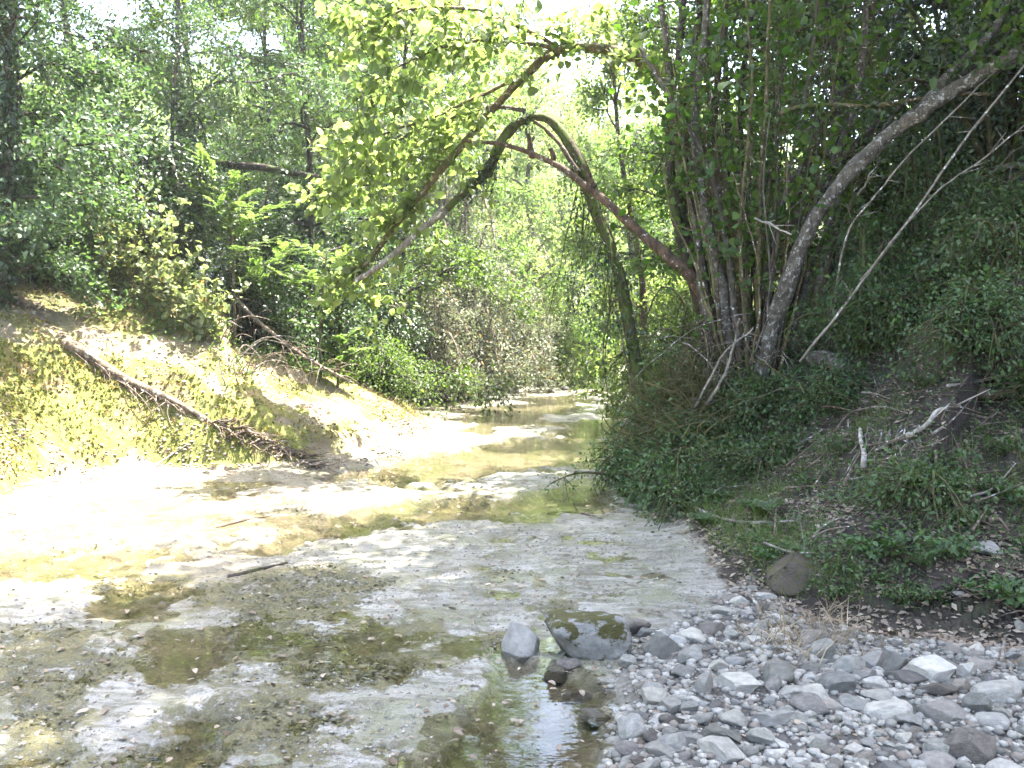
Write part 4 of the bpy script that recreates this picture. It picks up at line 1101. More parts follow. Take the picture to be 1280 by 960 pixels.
# ------------------------------------------------------------------ trees of the right side
GR_ = 'trees on the right slope'
RIGHT_TREES = [
    (4.0, 15.6, 6.8, -.3, 0, 'mid_green', 'bark_dark', .13, 16, 1.9, .2, 65, .075, 'oval', 'green tree just behind the hazel clump', 300),
    (2.9, 19.5, 8.5, -.8, 0, 'hazel', 'bark_brown', .12, 15, 2.0, .15, 60, .085, 'oval', 'bright green tree beyond the hoop on the right bank', 0),
    (5.1, 18, 10, 0, 0, 'mid_green', 'bark_dark', .16, 16, 2.4, .15, 65, .08, 'oval', 'tree behind the upright hazel stems', 0),
    (4.6, 13.2, 8.5, .2, 0, 'mid_green', 'bark_grey', .14, 14, 2.0, .3, 60, .075, 'oval', 'grey-barked tree between the hazel and the lichen-spotted trunk', 400),
    (6.3, 13.2, 9, .3, 0, 'dark_ivy', 'bark_dark', .2, 18, 2.2, .12, 70, .07, 'oval', 'dark ivy-smothered tree at the upper right', 900),
    (5.5, 15.2, 9.5, 0, 0, 'dark_ivy', 'bark_dark', .15, 18, 2.2, .15, 75, .075, 'oval', 'dark leafy tree filling in behind the lichen-spotted trunk', 500),
    (8.3, 14.2, 10, 0, 0, 'dark_ivy', 'bark_dark', .2, 16, 2.6, .12, 65, .08, 'oval', 'dark evergreen tree at the right edge on top of the bank', 600),
    (7.2, 18.5, 11, 0, 0, 'mid_green', 'bark_dark', .2, 16, 3.0, .15, 62, .09, 'oval', 'tall tree on top of the right bank behind the ivy-smothered tree', 0),
    (5.6, 24, 11, -.5, 0, 'mid_green', 'bark_dark', .18, 15, 3.0, .15, 60, .10, 'diamond', 'green tree further along the right bank', 0),
]
for (x, y, h, dx, dy, lf, bk, r0, nl, ll, t0, per, sz, kd, lab, iv) in RIGHT_TREES:
    tree('broadleaf_tree', lab, 'tree', G(x, y), lean_l(h, dx, dy, .12), lf, bk, r0 * .8, .03, nl + 6, ll, t0 * .8, 13, .8, per * 1.1, sz, kd, .10, .18, .3, GR_, ivy=iv)
# unseen trees placed so their leaning crowns shade the gravel, silt and right bank
for x, y, h, dx, dy, ll, lab in ((5.7, 5.2, 8.4, -4.7, 1.1, 3.3, 'shade tree leaning out over the creek from the right bank'), (7.2, 8.4, 10.0, -1.2, 1.0, 3.6, 'tall shade tree high on the right bank'),
                         (5.6, 1.6, 9, -3.6, 2.6, 3.3, 'shade tree standing over the gravel at right'), (6.9, 4.4, 8.6, -2.2, 1.5, 3.0, 'shade tree leaning over the stony corner of the gravel'), (8.6, 11.2, 12, -.8, .6, 3.6, 'tallest shade tree at the top of the right bank')):
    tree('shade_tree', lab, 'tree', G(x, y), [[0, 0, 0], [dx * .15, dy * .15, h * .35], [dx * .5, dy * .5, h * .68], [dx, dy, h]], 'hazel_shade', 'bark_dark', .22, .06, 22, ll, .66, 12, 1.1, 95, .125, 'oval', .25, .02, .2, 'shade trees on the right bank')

# bushes at the foot of the hazel, hanging over the water's edge
RB = [
    (1.75, 9.9, .6, .38, 'fern', 'dark green bush hanging over the silt below the hazel', .06, 'oval'),
    (2.15, 11.5, 1.2, .5, 'mid_green', 'bush at the water edge beneath the hoop tree', .055, 'oval'),
    (2.0, 9.0, .4, .45, 'fern', 'low bush with spreading leaves in front of the hazel mound', .06, 'oval'),
    (2.6, 9.0, .32, .4, 'weed', 'small bush at the foot of the hazel stems', .055, 'oval'),
    (2.9, 12.6, 1.7, 1.0, 'mid_green', 'bushy growth behind the hazel base', .06, 'oval'),
    (5.3, 9.8, 2.4, 1.1, 'dark_ivy', 'dark bush on the upper bank behind the slanting poles', .08, 'oval'),
    (6.0, 8.9, 2.6, 1.2, 'dark_ivy', 'dark bush at the right edge high on the bank', .08, 'oval'),
    (5.7, 11.4, 3.0, 1.3, 'dark_ivy', 'tall dark bush below the ivy-smothered tree', .08, 'oval'),
    (6.7, 10.6, 3.2, 1.4, 'dark_ivy', 'tallest dark bush at the top right of the bank', .085, 'oval'),
    (7.6, 12.2, 3.4, 1.5, 'dark_ivy', 'dark bush under the evergreen tree on top of the bank', .09, 'oval'),
    (4.9, 11.6, 2.0, 1.0, 'mid_green', 'green bush behind the lichen-spotted trunk', .08, 'oval'),
    (4.2, 6.6, .35, .5, 'weed', 'low leafy bush at the right edge above the single pale stone', .045, 'oval'),
    (1.35, 9.5, .45, .42, 'fern', 'low dark bush overhanging the water at the edge of the silt', .055, 'oval'),
    (1.5, 8.7, .4, .38, 'fern', 'low dark bush where the silt meets the bank foot', .05, 'oval'),
    (1.65, 7.9, .3, .32, 'weed', 'small ragged bush at the bank foot above the flat silt', .045, 'oval'),
    (4.6, 8.2, .5, .6, 'weed', 'ragged bush on the steep soil right of the slanting poles', .055, 'oval'),
    (5.2, 8.0, .6, .6, 'fern', 'ragged bush at the right edge below the curved grey root', .06, 'oval'),
    (4.7, 7.3, .4, .5, 'weed', 'ragged bush at the right edge above the flat log', .05, 'oval'),
    (3.1, 8.3, .4, .4, 'fern', 'small bush on the bank below the mossy log stub', .045, 'oval'),
    (2.3, 7.9, .28, .35, 'weed', 'small bush on the bank behind the long thin stick', .04, 'oval'),
    (3.7, 6.9, .22, .3, 'weed', 'small bush below the pale forked root end', .04, 'oval'),
    (2.75, 5.75, .25, .3, 'weed', 'small bush growing just right of the brown boulder', .04, 'oval'),
    (3.5, 8.8, 1.0, .6, 'weed', 'green bush right of the hazel stems under the slanting poles', .055, 'oval'),
    (4.4, 9.6, 1.1, .8, 'weed', 'leafy bush under the lichen-spotted trunk', .055, 'oval'),
    (3.1, 16.2, 1.8, 1.0, 'mid_green', 'shaded bush on the right bank behind the hoop tree', .07, 'oval'),
    (3.9, 21.5, 2.0, 1.2, 'mid_green', 'far bush on the right bank at the creek bend', .08, 'oval'),
]
for x, y, h, rad, lf, lab, sz, kd in RB:
    bush('bush', lab, 'bush', G(x, y), h, rad, lf, 'vine', 18, (34 if h > .9 else 21), sz * .68, kd, .6, 9, .09, 'bushes on the right bank', (-.1, -.1), .35)
for q in range(9):
    bx, by = R.normal(1.65, .28), R.uniform(8.3, 10.2)
    t = thing('fern', 'dark fern with drooping fronds over the silt edge below the hazel', 'fern', G(bx, by, 0.0), 'ferns at the silt edge'); sg = Geo(); g = Geo()
    for j in range(11):
        az = j * 2.4 + R.normal(0, .3); frond(g, sg, np.array([0, 0, .02]), np.array([math.cos(az), math.sin(az), R.uniform(.5, 1.3)]), R.uniform(.35, .65), 18, .085, .75)
    link('stem', sg.mesh('stem', M['vine']), t, (0, 0, 0)); link('foliage', g.mesh('foliage', M['fern'], False), t, (0, 0, 0))
for px, py, h_, r_, lf_, lab in ((1150, 400, .45, .4, 'weed', 'ragged bush on the bare strip right of the hazel, lowest of three'), (1195, 365, .5, .45, 'fern', 'ragged bush in the middle of the bare strip on the upper bank'), (1255, 335, .5, .5, 'weed', 'ragged bush at the top of the bare strip by the right edge'), (1225, 430, .4, .4, 'fern', 'small bush on the bank above the flat log near the right edge')):
    c_ = snap(px, py); bush('bush', lab, 'bush', c_ - np.array([0, 0, .05]), h_, r_, lf_, 'vine', 14, 16, .034, 'oval', .6, 10, .08, 'bushes on the right bank', (-.1, -.1), .3)
t = thing('dry_grass_clump', 'arching clump of olive dry grass draped over the mound left of the hazel stems', 'grass', G(1.75, 9.7))
g = Geo(); m = 2600
P = np.stack([R.normal(1.88, .24, m), R.normal(9.85, .6, m)], -1); Z = ht(P[:, 0], P[:, 1]); P = np.column_stack([P, Z + R.uniform(0, .55, m)])
leaves(g, P, np.stack([R.normal(-.45, .5, m), R.normal(-.35, .4, m), R.uniform(-.5, .9, m)], -1), rnd(m), R.uniform(.2, .6, m), 'blade')
link('blades', g.mesh('blades', M['straw_olive'], False), t)
g = Geo()
for q in range(40):
    b = np.array([R.normal(2.0, .3), R.normal(9.7, .4), 0]); b[2] = gz(b[0], b[1]) + R.uniform(.1, .9); L = R.uniform(.4, 1.1); s_ = np.linspace(0, 1, 8)[:, None]
    tube(g, b + np.array([R.normal(-.4, .4), R.normal(-.3, .3), .3]) * L * s_ + np.array([0, 0, -1]) * L * R.uniform(.5, 1) * s_ ** 2 + np.cumsum(rnd(8, .012), axis=0), np.linspace(.005, .002, 8), 4)
link('stalks', g.mesh('stalks', M['vine']), t)

# ------------------------------------------------------------------ stones
def stone_mesh(seed, mat, cuts=11, sharp=1.0, block=1.0, rough=.035):
    import bmesh
    bm = bmesh.new(); bmesh.ops.create_icosphere(bm, subdivisions=4, radius=1.0)
    V = np.array([v.co[:] for v in bm.verts]); V = np.sign(V) * np.abs(V) ** block; r = np.random.default_rng(seed)
    for q in range(cuts):
        n = unit(r.normal(0, 1, 3)); h = r.uniform(.5, .85); dd = V @ n
        V = V - np.where(dd > h, (dd - h) * (.55 + .4 * sharp), 0)[:, None] * n
    nv = unit(V)
    V = V * (1 + .10 * fbm(V[:, 0] + seed, V[:, 1], V[:, 2], 1.3, 3, seed) + rough * fbm(V[:, 0] + seed, V[:, 1], V[:, 2], 4, 5, seed + 9, .65))[:, None]
    ext = (V.max(0) - V.min(0)) / 2; mid = (V.max(0) + V.min(0)) / 2
    V = (V - mid) / ext
    for v, c in zip(bm.verts, V): v.co = c
    me = bpy.data.meshes.new('stone'); bm.to_mesh(me); bm.free()
    me.polygons.foreach_set('use_smooth', np.ones(len(me.polygons), bool)); me.materials.append(M[mat]); return me


SM = {}
for i_, mt in enumerate(('stone_pale', 'stone_grey', 'stone_warm', 'stone_dark', 'stone_wet')):
    SM[mt] = [stone_mesh(100 + i_ * 10 + q, mt, 8 + 2 * q, .8 + .12 * q, [1, .8, .7, .9, .65][q]) for q in range(5)]
PLACED = []


def stone(px, py, w, h, mat, lab, group=None, name='stone', me=None, sink=.28, tilt=.18, rz=None, depth=.8):
    c = snap(px, py + h * .32); D = c[1]; W = w / FPX * D / 2; H = h / FPX * D / 2
    view = (CAMZ - c[2]) / D
    hh = max(H * 1.05 - .35 * W * depth * view, .35 * W)
    o = bpy.data.objects.new(name, me or SM[mat][int(R.integers(5))]); COL.objects.link(o)
    o.scale = (W, W * depth, hh)
    o.rotation_euler = (R.normal(0, tilt), R.normal(0, tilt), R.uniform(-.5, .5) if rz is None else rz)
    o.location = (c[0], D + W * depth * .3, c[2] + hh * (1 - 2 * sink))
    PLACED.append((c[0], D + W * depth * .3, W))
    return tag(o, lab, 'stone', group)


GS = 'stones of the gravel bar'
stone(735, 797, 108, 74, 'stone_moss', 'large blocky mossy boulder at the edge of the gravel, biggest in the creek', None, 'boulder', stone_mesh(8, 'stone_moss', 5, .9, .45, .11), .2, .03, .12, .6)
stone(650, 803, 50, 56, 'stone_pale', 'blocky grey stone standing just left of the large mossy boulder', None, 'boulder', stone_mesh(61, 'stone_pale', 9, .9, .75, .08), .2, .04, -.3)
stone(793, 784, 46, 30, 'stone_dark', 'dark angular stone touching the right end of the large mossy boulder', None, 'boulder', stone_mesh(31, 'stone_dark', 10, .8, .8, .09), .2, .15, .3)
stone(990, 712, 88, 56, 'boulder', 'brown boulder half buried in the grass at the foot of the right bank', None, 'boulder', stone_mesh(44, 'boulder', 12, 1.2, .8, .09), .34, .1, .2)
stone(1232, 688, 40, 20, 'stone_pale', 'single pale rounded stone lying on the dark soil of the right bank', None, 'stone', None, .02, .1, -.3)
HAND = [
    (711, 830, 32, 20, 'stone_dark', 'dark stone lying in the water under the large mossy boulder'), (694, 841, 34, 26, 'stone_wet', 'reddish wet stone at the lower left of the mossy boulder'),
    (785, 826, 24, 22, 'stone_grey', 'small greenish stone below the right end of the mossy boulder'), (826, 806, 44, 36, 'stone_grey', 'rounded grey-green stone right of the mossy boulder'),
    (864, 793, 40, 24, 'stone_pale', 'pale stone by the tip of the silt tongue'), (847, 800, 24, 18, 'stone_pale', 'small pale stone beside the silt tongue'),
    (725, 868, 44, 22, 'stone_wet', 'brown wet flat stone in the pool below the mossy boulder'), (751, 895, 52, 26, 'stone_wet', 'olive flat stone under water at the bottom of the pool'),
    (817, 869, 36, 25, 'stone_pale', 'pale stone at the pool edge, upper of two'), (838, 880, 28, 23, 'stone_pale', 'pale round stone at the pool edge, lower of two'),
    (881, 854, 28, 40, 'stone_pale', 'white wedge-shaped stone standing on end at the left of the gravel'), (854, 839, 32, 20, 'stone_grey', 'flat grey stone left of the white wedge-shaped stone'),
    (897, 830, 27, 20, 'stone_pale', 'pale stone just above the white wedge-shaped stone'), (945, 789, 14, 26, 'stone_pale', 'narrow white stone standing upright near the dry grass'),
    (922, 853, 56, 30, 'stone_pale', 'broad pale stone in the middle of the gravel'), (917, 896, 38, 24, 'stone_pale', 'smooth whitish stone near the bottom of the gravel'),
    (967, 898, 54, 26, 'stone_pale', 'long pale flat stone at the bottom of the gravel'), (991, 864, 38, 21, 'stone_pale', 'pale lens-shaped stone left of the dark rough stone'),
    (1016, 881, 56, 34, 'stone_dark', 'dark rough stone with a crack at the bottom of the gravel'), (1027, 812, 38, 32, 'stone_grey', 'greenish grey stone in the dry grass'),
    (1046, 853, 46, 36, 'stone_grey', 'rough rounded grey stone mid-gravel'), (1072, 879, 48, 22, 'stone_grey', 'flat bluish grey slab at the bottom of the gravel'),
    (1093, 825, 48, 30, 'stone_pale', 'large white stone below the grass edge'), (1094, 852, 32, 20, 'stone_pale', 'pale stone under the large white stone'),
    (1122, 829, 32, 34, 'stone_grey', 'grey upright stone right of the large white stone'), (1112, 888, 62, 32, 'stone_pale', 'wide pale slab at the bottom of the gravel'),
    (1101, 869, 46, 18, 'stone_pale', 'thin pale slab above the wide pale slab'), (1136, 848, 50, 18, 'stone_dark', 'flat brown slab leaning against a pale pointed stone'),
    (1163, 836, 58, 36, 'stone_pale', 'big pale pointed stone at the right of the gravel'), (1180, 864, 52, 15, 'stone_dark', 'long thin brown slab under the big pale pointed stone'),
    (1211, 836, 28, 24, 'stone_pale', 'pale stone right of the big pointed stone'), (1184, 888, 64, 38, 'stone_warm', 'lumpy conglomerate stone at the bottom right of the gravel'),
    (1222, 877, 36, 38, 'stone_grey', 'bent grey stone beside the lumpy conglomerate stone'), (1248, 864, 66, 30, 'stone_pale', 'long pale stone at the right edge of the gravel'),
    (1136, 900, 38, 20, 'stone_grey', 'grey stone between the wide slab and the lumpy stone'), (1242, 901, 42, 24, 'stone_pale', 'rounded pale stone at the lower right corner'),
    (943, 735, 22, 10, 'stone_pale', 'pale flat stone at the foot of the brown boulder'), (957, 746, 32, 12, 'stone_pale', 'long pale stone below the brown boulder'),
    (902, 763, 30, 16, 'stone_grey', 'greenish stone at the tip of the silt by the bank'), (969, 771, 24, 14, 'stone_pale', 'pale stone at the top of the dry grass'),
    (1275, 782, 16, 14, 'stone_grey', 'grey stone in the grass at the right edge'), (1200, 742, 16, 9, 'stone_warm', 'tan stone in the soil below the single pale stone'),
    (967, 853, 22, 28, 'stone_warm', 'tan upright stone mid-gravel'), (840, 899, 32, 20, 'stone_dark', 'dark stone at the bottom edge of the pool'), (895, 880, 26, 22, 'stone_warm', 'brownish stone below the white wedge-shaped stone'),
]
for px, py, w, h, mt, lab in HAND:
    stone(px, py, w, h, mt, lab, GS, depth=R.uniform(.6, .95))
n_ = 0; tries = 0
mats_ = ['stone_pale', 'stone_pale', 'stone_grey', 'stone_warm', 'stone_grey', 'stone_dark']
while n_ < 215 and tries < 6000:
    tries += 1
    px = R.uniform(740, 1330); py = R.uniform(740, 985)
    c = onz(px, py, .05)
    if polysd(np.array([c[0]]), np.array([c[1]]), GRAVEL)[0] > -.03: continue
    w = R.choice([R.uniform(11, 20), R.uniform(18, 34), R.uniform(32, 54)], p=[.38, .38, .24]) * (1 if py < 905 else 1.3)
    W = w / FPX * c[1] / 2
    if any((c[0] - a) ** 2 + (c[1] - b) ** 2 < (.72 * (W + r_)) ** 2 for a, b, r_ in PLACED): continue
    big = w > 24
    stone(px, py, w, w * R.uniform(.45, .8), mats_[int(R.integers(6))], 'mid-sized stone among the pebbles of the gravel bar at lower right' if big else 'small stone among the pebbles of the gravel bar at lower right',
          'mid-sized stones of the gravel bar' if big else 'small stones of the gravel bar', depth=R.uniform(.65, 1.0))
    n_ += 1
# stones along the far water edge
for px, py, w, h in ((690, 487, 14, 7), (706, 485, 10, 6), (640, 489, 16, 7), (716, 479, 9, 5), (601, 494, 12, 6), (660, 488, 9, 5), (735, 474, 8, 5)):
    stone(px, py, w, h, 'stone_dark', 'dark stone at the far water edge by the creek bend', 'stones at the creek bend')
# pebbles
g = Geo(); base_ = stone_mesh(77, 'stone_grey', 6, .3)
import bmesh
bm = bmesh.new(); bmesh.ops.create_icosphere(bm, subdivisions=1, radius=1.0)
IV = np.array([v.co[:] for v in bm.verts]); IF = np.array([[v.index for v in f.verts] for f in bm.faces]); bm.free()


def pebbles(mask_pts, smin, smax):
    m = len(mask_pts); s = np.exp(R.uniform(math.log(smin), math.log(smax), m))
    sc_ = np.stack([s, s * R.uniform(.6, 1, m), s * R.uniform(.35, .7, m)], -1); a = R.uniform(0, PI, m)
    V = IV[None] * (1 + R.normal(0, .12, (m, len(IV), 1))) * sc_[:, None, :]
    x = V[..., 0] * np.cos(a)[:, None] - V[..., 1] * np.sin(a)[:, None]; y = V[..., 0] * np.sin(a)[:, None] + V[..., 1] * np.cos(a)[:, None]
    V = np.stack([x, y, V[..., 2]], -1) + mask_pts[:, None, :] + np.array([0, 0, 1.])[None, None] * (sc_[:, 2] * .35)[:, None, None]
    return V.reshape(-1, 3), (IF[None] + (np.arange(m) * len(IV))[:, None, None]).reshape(-1, 3)


X = R.uniform(-.6, 4.2, 30000); Y = R.uniform(2.0, 6.6, 30000); sd = polysd(X, Y, GRAVEL)
k = (sd < .06 * R.normal(0, 1, 30000)) ; X, Y = X[k][:7500], Y[k][:7500]
g.add(*pebbles(np.column_stack([X, Y, terrain(X, Y)]), .008, .032))


def pebble_mat():
    k = NT('mixed_pebbles'); rp = k.n('ShaderNodeNewGeometry').outputs['Random Per Island']
    c = k.mix(rp, (.09, .085, .07), (.29, .275, .235)); c = k.mix(k.math('LESS_THAN', k.math('FRACT', k.math('MULTIPLY', rp, 17.3)), .15), c, (.14, .115, .09))
    n = k.noise(k.pos(), 90, 4, .7); c = k.mix(k.ramp(n, .45, .7, 0, .6), c, (.10, .095, .085))
    p = k.n('ShaderNodeBsdfPrincipled', ins={'Base Color': c, 'Roughness': .75, 'Normal': k.bump(n, .4, .01)}); k.l(p.outputs[0], k.out.inputs[0]); return k.m


M['pebble'] = pebble_mat()
k = NT('earth_crumb'); rp = k.n('ShaderNodeNewGeometry').outputs['Random Per Island']
p = k.n('ShaderNodeBsdfPrincipled', ins={'Base Color': k.mix(rp, (.14, .10, .065), (.36, .30, .22)), 'Roughness': .9}); k.l(p.outputs[0], k.out.inputs[0]); M['crumb'] = k.m
tag(link('gravel', g.mesh('gravel', M['pebble'])), 'mixed pale pebbles filling the gravel bar', 'gravel', None, 'stuff')

# ------------------------------------------------------------------ ground cover
def on_right(m, x0=1.0, x1=9, y0=2.5, y1=16):
    Y = y0 + (y1 - y0) * R.uniform(0, 1, m) ** 1.2; X = x0 + (np.minimum(x1, .64 * Y + .7) - x0) * R.uniform(0, 1, m)
    Z, a = terrain(X, Y, True); return X, Y, Z, a['dr'], a


X, Y, Z, dr, _ = on_right(330000)
dens = sstep(.05, .55, dr) * (.13 + .87 * sstep(-.08, .28, fbm(X, Y, None, 1.3, 4, 81)))
k = R.uniform(0, 1, len(X)) < dens * .95
P = np.column_stack([X, Y, Z])[k]; m = len(P); P[:, 2] += R.uniform(0, .08, m) + .16 * R.uniform(0, 1, m) * sstep(0, .4, fbm(P[:, 0], P[:, 1], None, 1.7, 3, 121)) + .04 * sstep(0, .4, fbm(P[:, 0], P[:, 1], None, 2.2, 3, 85))
g = Geo(); leaves(g, P, rnd(m, .8) * np.array([1, 1, .45]) + np.array([-.1, -.25, 0]), rnd(m, .5) + np.array([-.25, -.25, .9]), (.014 + .035 * R.uniform(0, 1, m) ** 2) * (.85 + .5 * sstep(7, 11, P[:, 1])), 'oval')
tag(link('ground_cover', g.mesh('ground_cover', M['weed'], False)), 'low green leaves creeping over the dark soil of the right bank', 'ground cover', None, 'stuff')
# leaf litter and twigs on the right bank
X, Y, Z, dr, _ = on_right(40000); k = dr > (.02 - .5 * (1 - sstep(4.6, 5.9, Y))) * R.uniform(.2, 1, len(X)); P = np.column_stack([X, Y, Z + .012])[k]; m = len(P)
g = Geo(); leaves(g, P, rnd(m, .8) * np.array([1, 1, .3]), rnd(m, .25) + np.array([-.25, -.25, 1]), R.uniform(.02, .055, m), 'diamond')
tag(link('leaf_litter', g.mesh('leaf_litter', M['litter'], False)), 'dry brown leaves scattered over the right bank', 'leaf litter', None, 'stuff')
X, Y, Z, dr, _ = on_right(5200); k = dr > .15; P = np.column_stack([X, Y, Z + .02])[k]; m = len(P)
g = Geo()
for q in range(m):
    d = unit(rnd(1)[0] * np.array([1, 1, .35])); L = R.uniform(.05, .28); tube(g, np.array([P[q], P[q] + d * L * .5 + rnd(1, .01)[0], P[q] + d * L]), np.array([.004, .003, .002]) * R.uniform(.6, 1.5), 3, cap=False)
tag(link('twig_litter', g.mesh('twig_litter', M['dead_brown'])), 'countless fine twigs littering the right bank', 'twigs', None, 'stuff')
# grass on the foot of the right bank
X, Y, Z, dr, _ = on_right(120000, 1.0, 6, 3.0, 9)
dens = .45 * sstep(.0, .2, dr) * (1 - .85 * sstep(1.0, 2.2, dr)) * sstep(-.15, .3, fbm(X, Y, None, 1.1, 3, 91))
k = R.uniform(0, 1, len(X)) < dens; P = np.column_stack([X, Y, Z - .01])[k]; m = len(P)
g = Geo(); leaves(g, P, rnd(m, .45) + np.array([-.1, -.1, .8]), rnd(m), R.uniform(.05, .20, m), 'blade')
tag(link('grass', g.mesh('grass', M['grass'], False)), 'shaded green grass along the foot of the right bank', 'grass', None, 'stuff')
# dry grass tuft at the top of the gravel
t = thing('dry_grass_clump', 'flattened tuft of straw-coloured grass lying on the gravel', 'grass', snap(1010, 800))
g = Geo(); P = []
for q in range(520):
    P.append(snap(1005 + R.normal(0, 42), 800 + R.normal(0, 16)))
P = np.array(P); m = len(P); leaves(g, P, rnd(m, .7) + np.array([0, -.2, .35]), rnd(m), R.uniform(.06, .22, m), 'blade')
link('blades', g.mesh('blades', M['straw'], False), t)

# individual leafy plants on the right bank
protos = []
for v in range(4):
    t = thing('leafy_plant' if v < 3 else 'fern', 'proto', 'plant', (0, 0, 0)); sg = Geo(); g = Geo()
    for q in range(9 + 3 * v):
        az = q * 2.4; e = np.array([math.cos(az) * .5, math.sin(az) * .5, 1]) * R.uniform(.12, .28); s = np.linspace(0, 1, 6)[:, None]
        p = e * s + np.array([math.cos(az), math.sin(az), -.6]) * .09 * s ** 2; tube(sg, p, np.linspace(.004, .002, 6), 3)
        if v == 3:
            frond(g, sg, p[1], e * np.array([1.6, 1.6, 1.3]), .26, 14, .035, .5)
        else:
            mm = 16; i = R.integers(2, 6, mm); leaves(g, p[i] + rnd(mm, .02), rnd(mm, .7), rnd(mm, .3) + np.array([0, 0, 1.]), R.uniform(.025, .06, mm) * (1 - .1 * v), 'oval' if v != 1 else 'round')
    link('stem', sg.mesh('stem', M['vine']), t, (0, 0, 0)); link('foliage', g.mesh('foliage', M[['weed', 'fern', 'weed', 'fern'][v]], False), t, (0, 0, 0)); protos.append(t)
PL = [(1190, 600), (1180, 575), (1150, 700), (1120, 430), (1040, 740), (1160, 745), (1100, 720), (1240, 610), (1268, 620), (870, 580), (820, 590), (850, 560), (800, 600), (900, 570), (780, 610), (835, 615), (1010, 600), (1020, 420), (1000, 440), (1130, 410), 
      (950, 640), (900, 620), (1230, 740), (1270, 750), (1185, 690), (1090, 690), (1050, 560), (1150, 480), (1220, 460), (1090, 380), (1150, 340), (1110, 330), (1195, 420), (1255, 560), (940, 590), (985, 560), (960, 690), (1060, 710), (1125, 745), (1210, 650), (1100, 610), (880, 650), (1270, 480), (1060, 500), (1000, 520)]
used = set()
for q, (px, py) in enumerate(PL):
    v = 3 if (px < 960 and py > 540) else int(R.integers(3)); b = snap(px, py + 10) - np.array([0, 0, .01])
    lab, grp = (('low fern with feathery fronds below the hazel clump', 'ferns below the hazel clump') if v == 3 else ('small green leafy plant growing on the dark soil of the right bank', 'small leafy plants on the right bank'))
    sc_ = R.uniform(.6, 1.05)
    if v in used: dup(protos[v], b, R.uniform(0, 6.28), sc_, lab, grp)
    else:
        o = protos[v]; used.add(v); o.location = [float(c) for c in b]; o.rotation_euler = (0, 0, R.uniform(0, 6)); o.scale = (sc_,) * 3; tag(o, lab, None, grp)

# ------------------------------------------------------------------ left bank surface growth
m0 = 90000
X = R.uniform(-8, -1, m0); Y = R.uniform(7, 15, m0); Z, a = terrain(X, Y, True); dl = a['dl']
nz = fbm(X, Y, None, 1.6, 4, 61)
face = sstep(0, .1, dl) * (1 - sstep(.85, 1.15, dl / np.maximum(a['w'], .3) + .25 * nz)) * sstep(.12, .4, a['lip'])
k = R.uniform(0, 1, m0) < (face * sstep(-.3, .2, nz + .1 + .4 * fbm(X, Y, None, 6, 3, 95)) + .35 * (dl > .1) * sstep(.0, .3, nz)) * .8
P = np.column_stack([X, Y, Z])[k]; m = len(P); P[:, 2] += R.uniform(-.01, .03, m) + .07 * sstep(0, .4, fbm(P[:, 0], P[:, 1], None, 5, 3, 111)) * R.uniform(0, 1, m)
g = Geo(); leaves(g, P, rnd(m, .6) + np.array([.2, -.3, .2]), rnd(m, .5) + np.array([.2, -.2, .8]), R.uniform(.02, .065, m), 'diamond')
tag(link('moss', g.mesh('moss', M['moss'], False)), 'yellow-green moss and cress covering the steep face of the left bank', 'moss', None, 'stuff')
m0 = 40000
X = R.uniform(-9, -.9, m0); Y = R.uniform(7, 17, m0); Z, a = terrain(X, Y, True); dl = a['dl']
k = (dl > .03 - .6 * R.uniform(0, 1, m0) ** 2) & (R.uniform(0, 1, m0) < .2 + .3 * sstep(10.5, 12, Y) + .75 * sstep(.75, 1.1, dl / np.maximum(a['w'], .2)) * sstep(-.3, .3, fbm(X, Y, None, 2.3, 3, 97)))
P = np.column_stack([X, Y, Z])[k]; m = len(P)
g = Geo(); leaves(g, P, rnd(m, .7) + np.array([.25, -.35, .25]), rnd(m), R.uniform(.05, .22, m), 'blade')
tag(link('dry_grass', g.mesh('dry_grass', M['straw'], False)), 'bleached dry grass and straw over the sunlit left bank', 'dry grass', None, 'stuff')
# weeds at random on the crest
m0 = 30000
X = R.uniform(-9, -1.2, m0); Y = R.uniform(9, 19, m0); Z, a = terrain(X, Y, True); dl = a['dl']
k = (dl / np.maximum(a['w'], .2) > 1.2) & (R.uniform(0, 1, m0) < sstep(-.05, .3, fbm(X, Y, None, 1.1, 3, 99)) * sstep(.8, 1.8, dl))
P = np.column_stack([X, Y, Z])[k]; m = len(P); P[:, 2] += R.uniform(0, .22, m)
g = Geo(); leaves(g, P, rnd(m, .7), rnd(m, .4) + np.array([0, 0, .8]), R.uniform(.03, .085, m), 'oval')
tag(link('undergrowth', g.mesh('undergrowth', M['lime'], False)), 'light green undergrowth along the crest of the left bank', 'undergrowth', None, 'stuff')

m0 = 60000
X = R.uniform(-6, 9, m0); Y = R.uniform(17, 41, m0); Z, a = terrain(X, Y, True); dd = np.maximum(a['dl'], a['dr'])
k = (dd > .1) & (dd < 3.5) & (R.uniform(0, 1, m0) < .3 + .7 * sstep(-.1, .3, fbm(X, Y, None, .8, 3, 107)))
P = np.column_stack([X, Y, Z])[k]; m = len(P); P[:, 2] += R.uniform(0, .3, m)
g = Geo(); leaves(g, P, rnd(m, .6) + np.array([0, 0, .5]), rnd(m, .5) + np.array([0, -.3, .8]), R.uniform(.06, .16, m), 'diamond')
tag(link('far_undergrowth', g.mesh('far_undergrowth', M['far_lit'], False)), 'light green herbs along the banks of the distant creek', 'undergrowth', None, 'stuff')

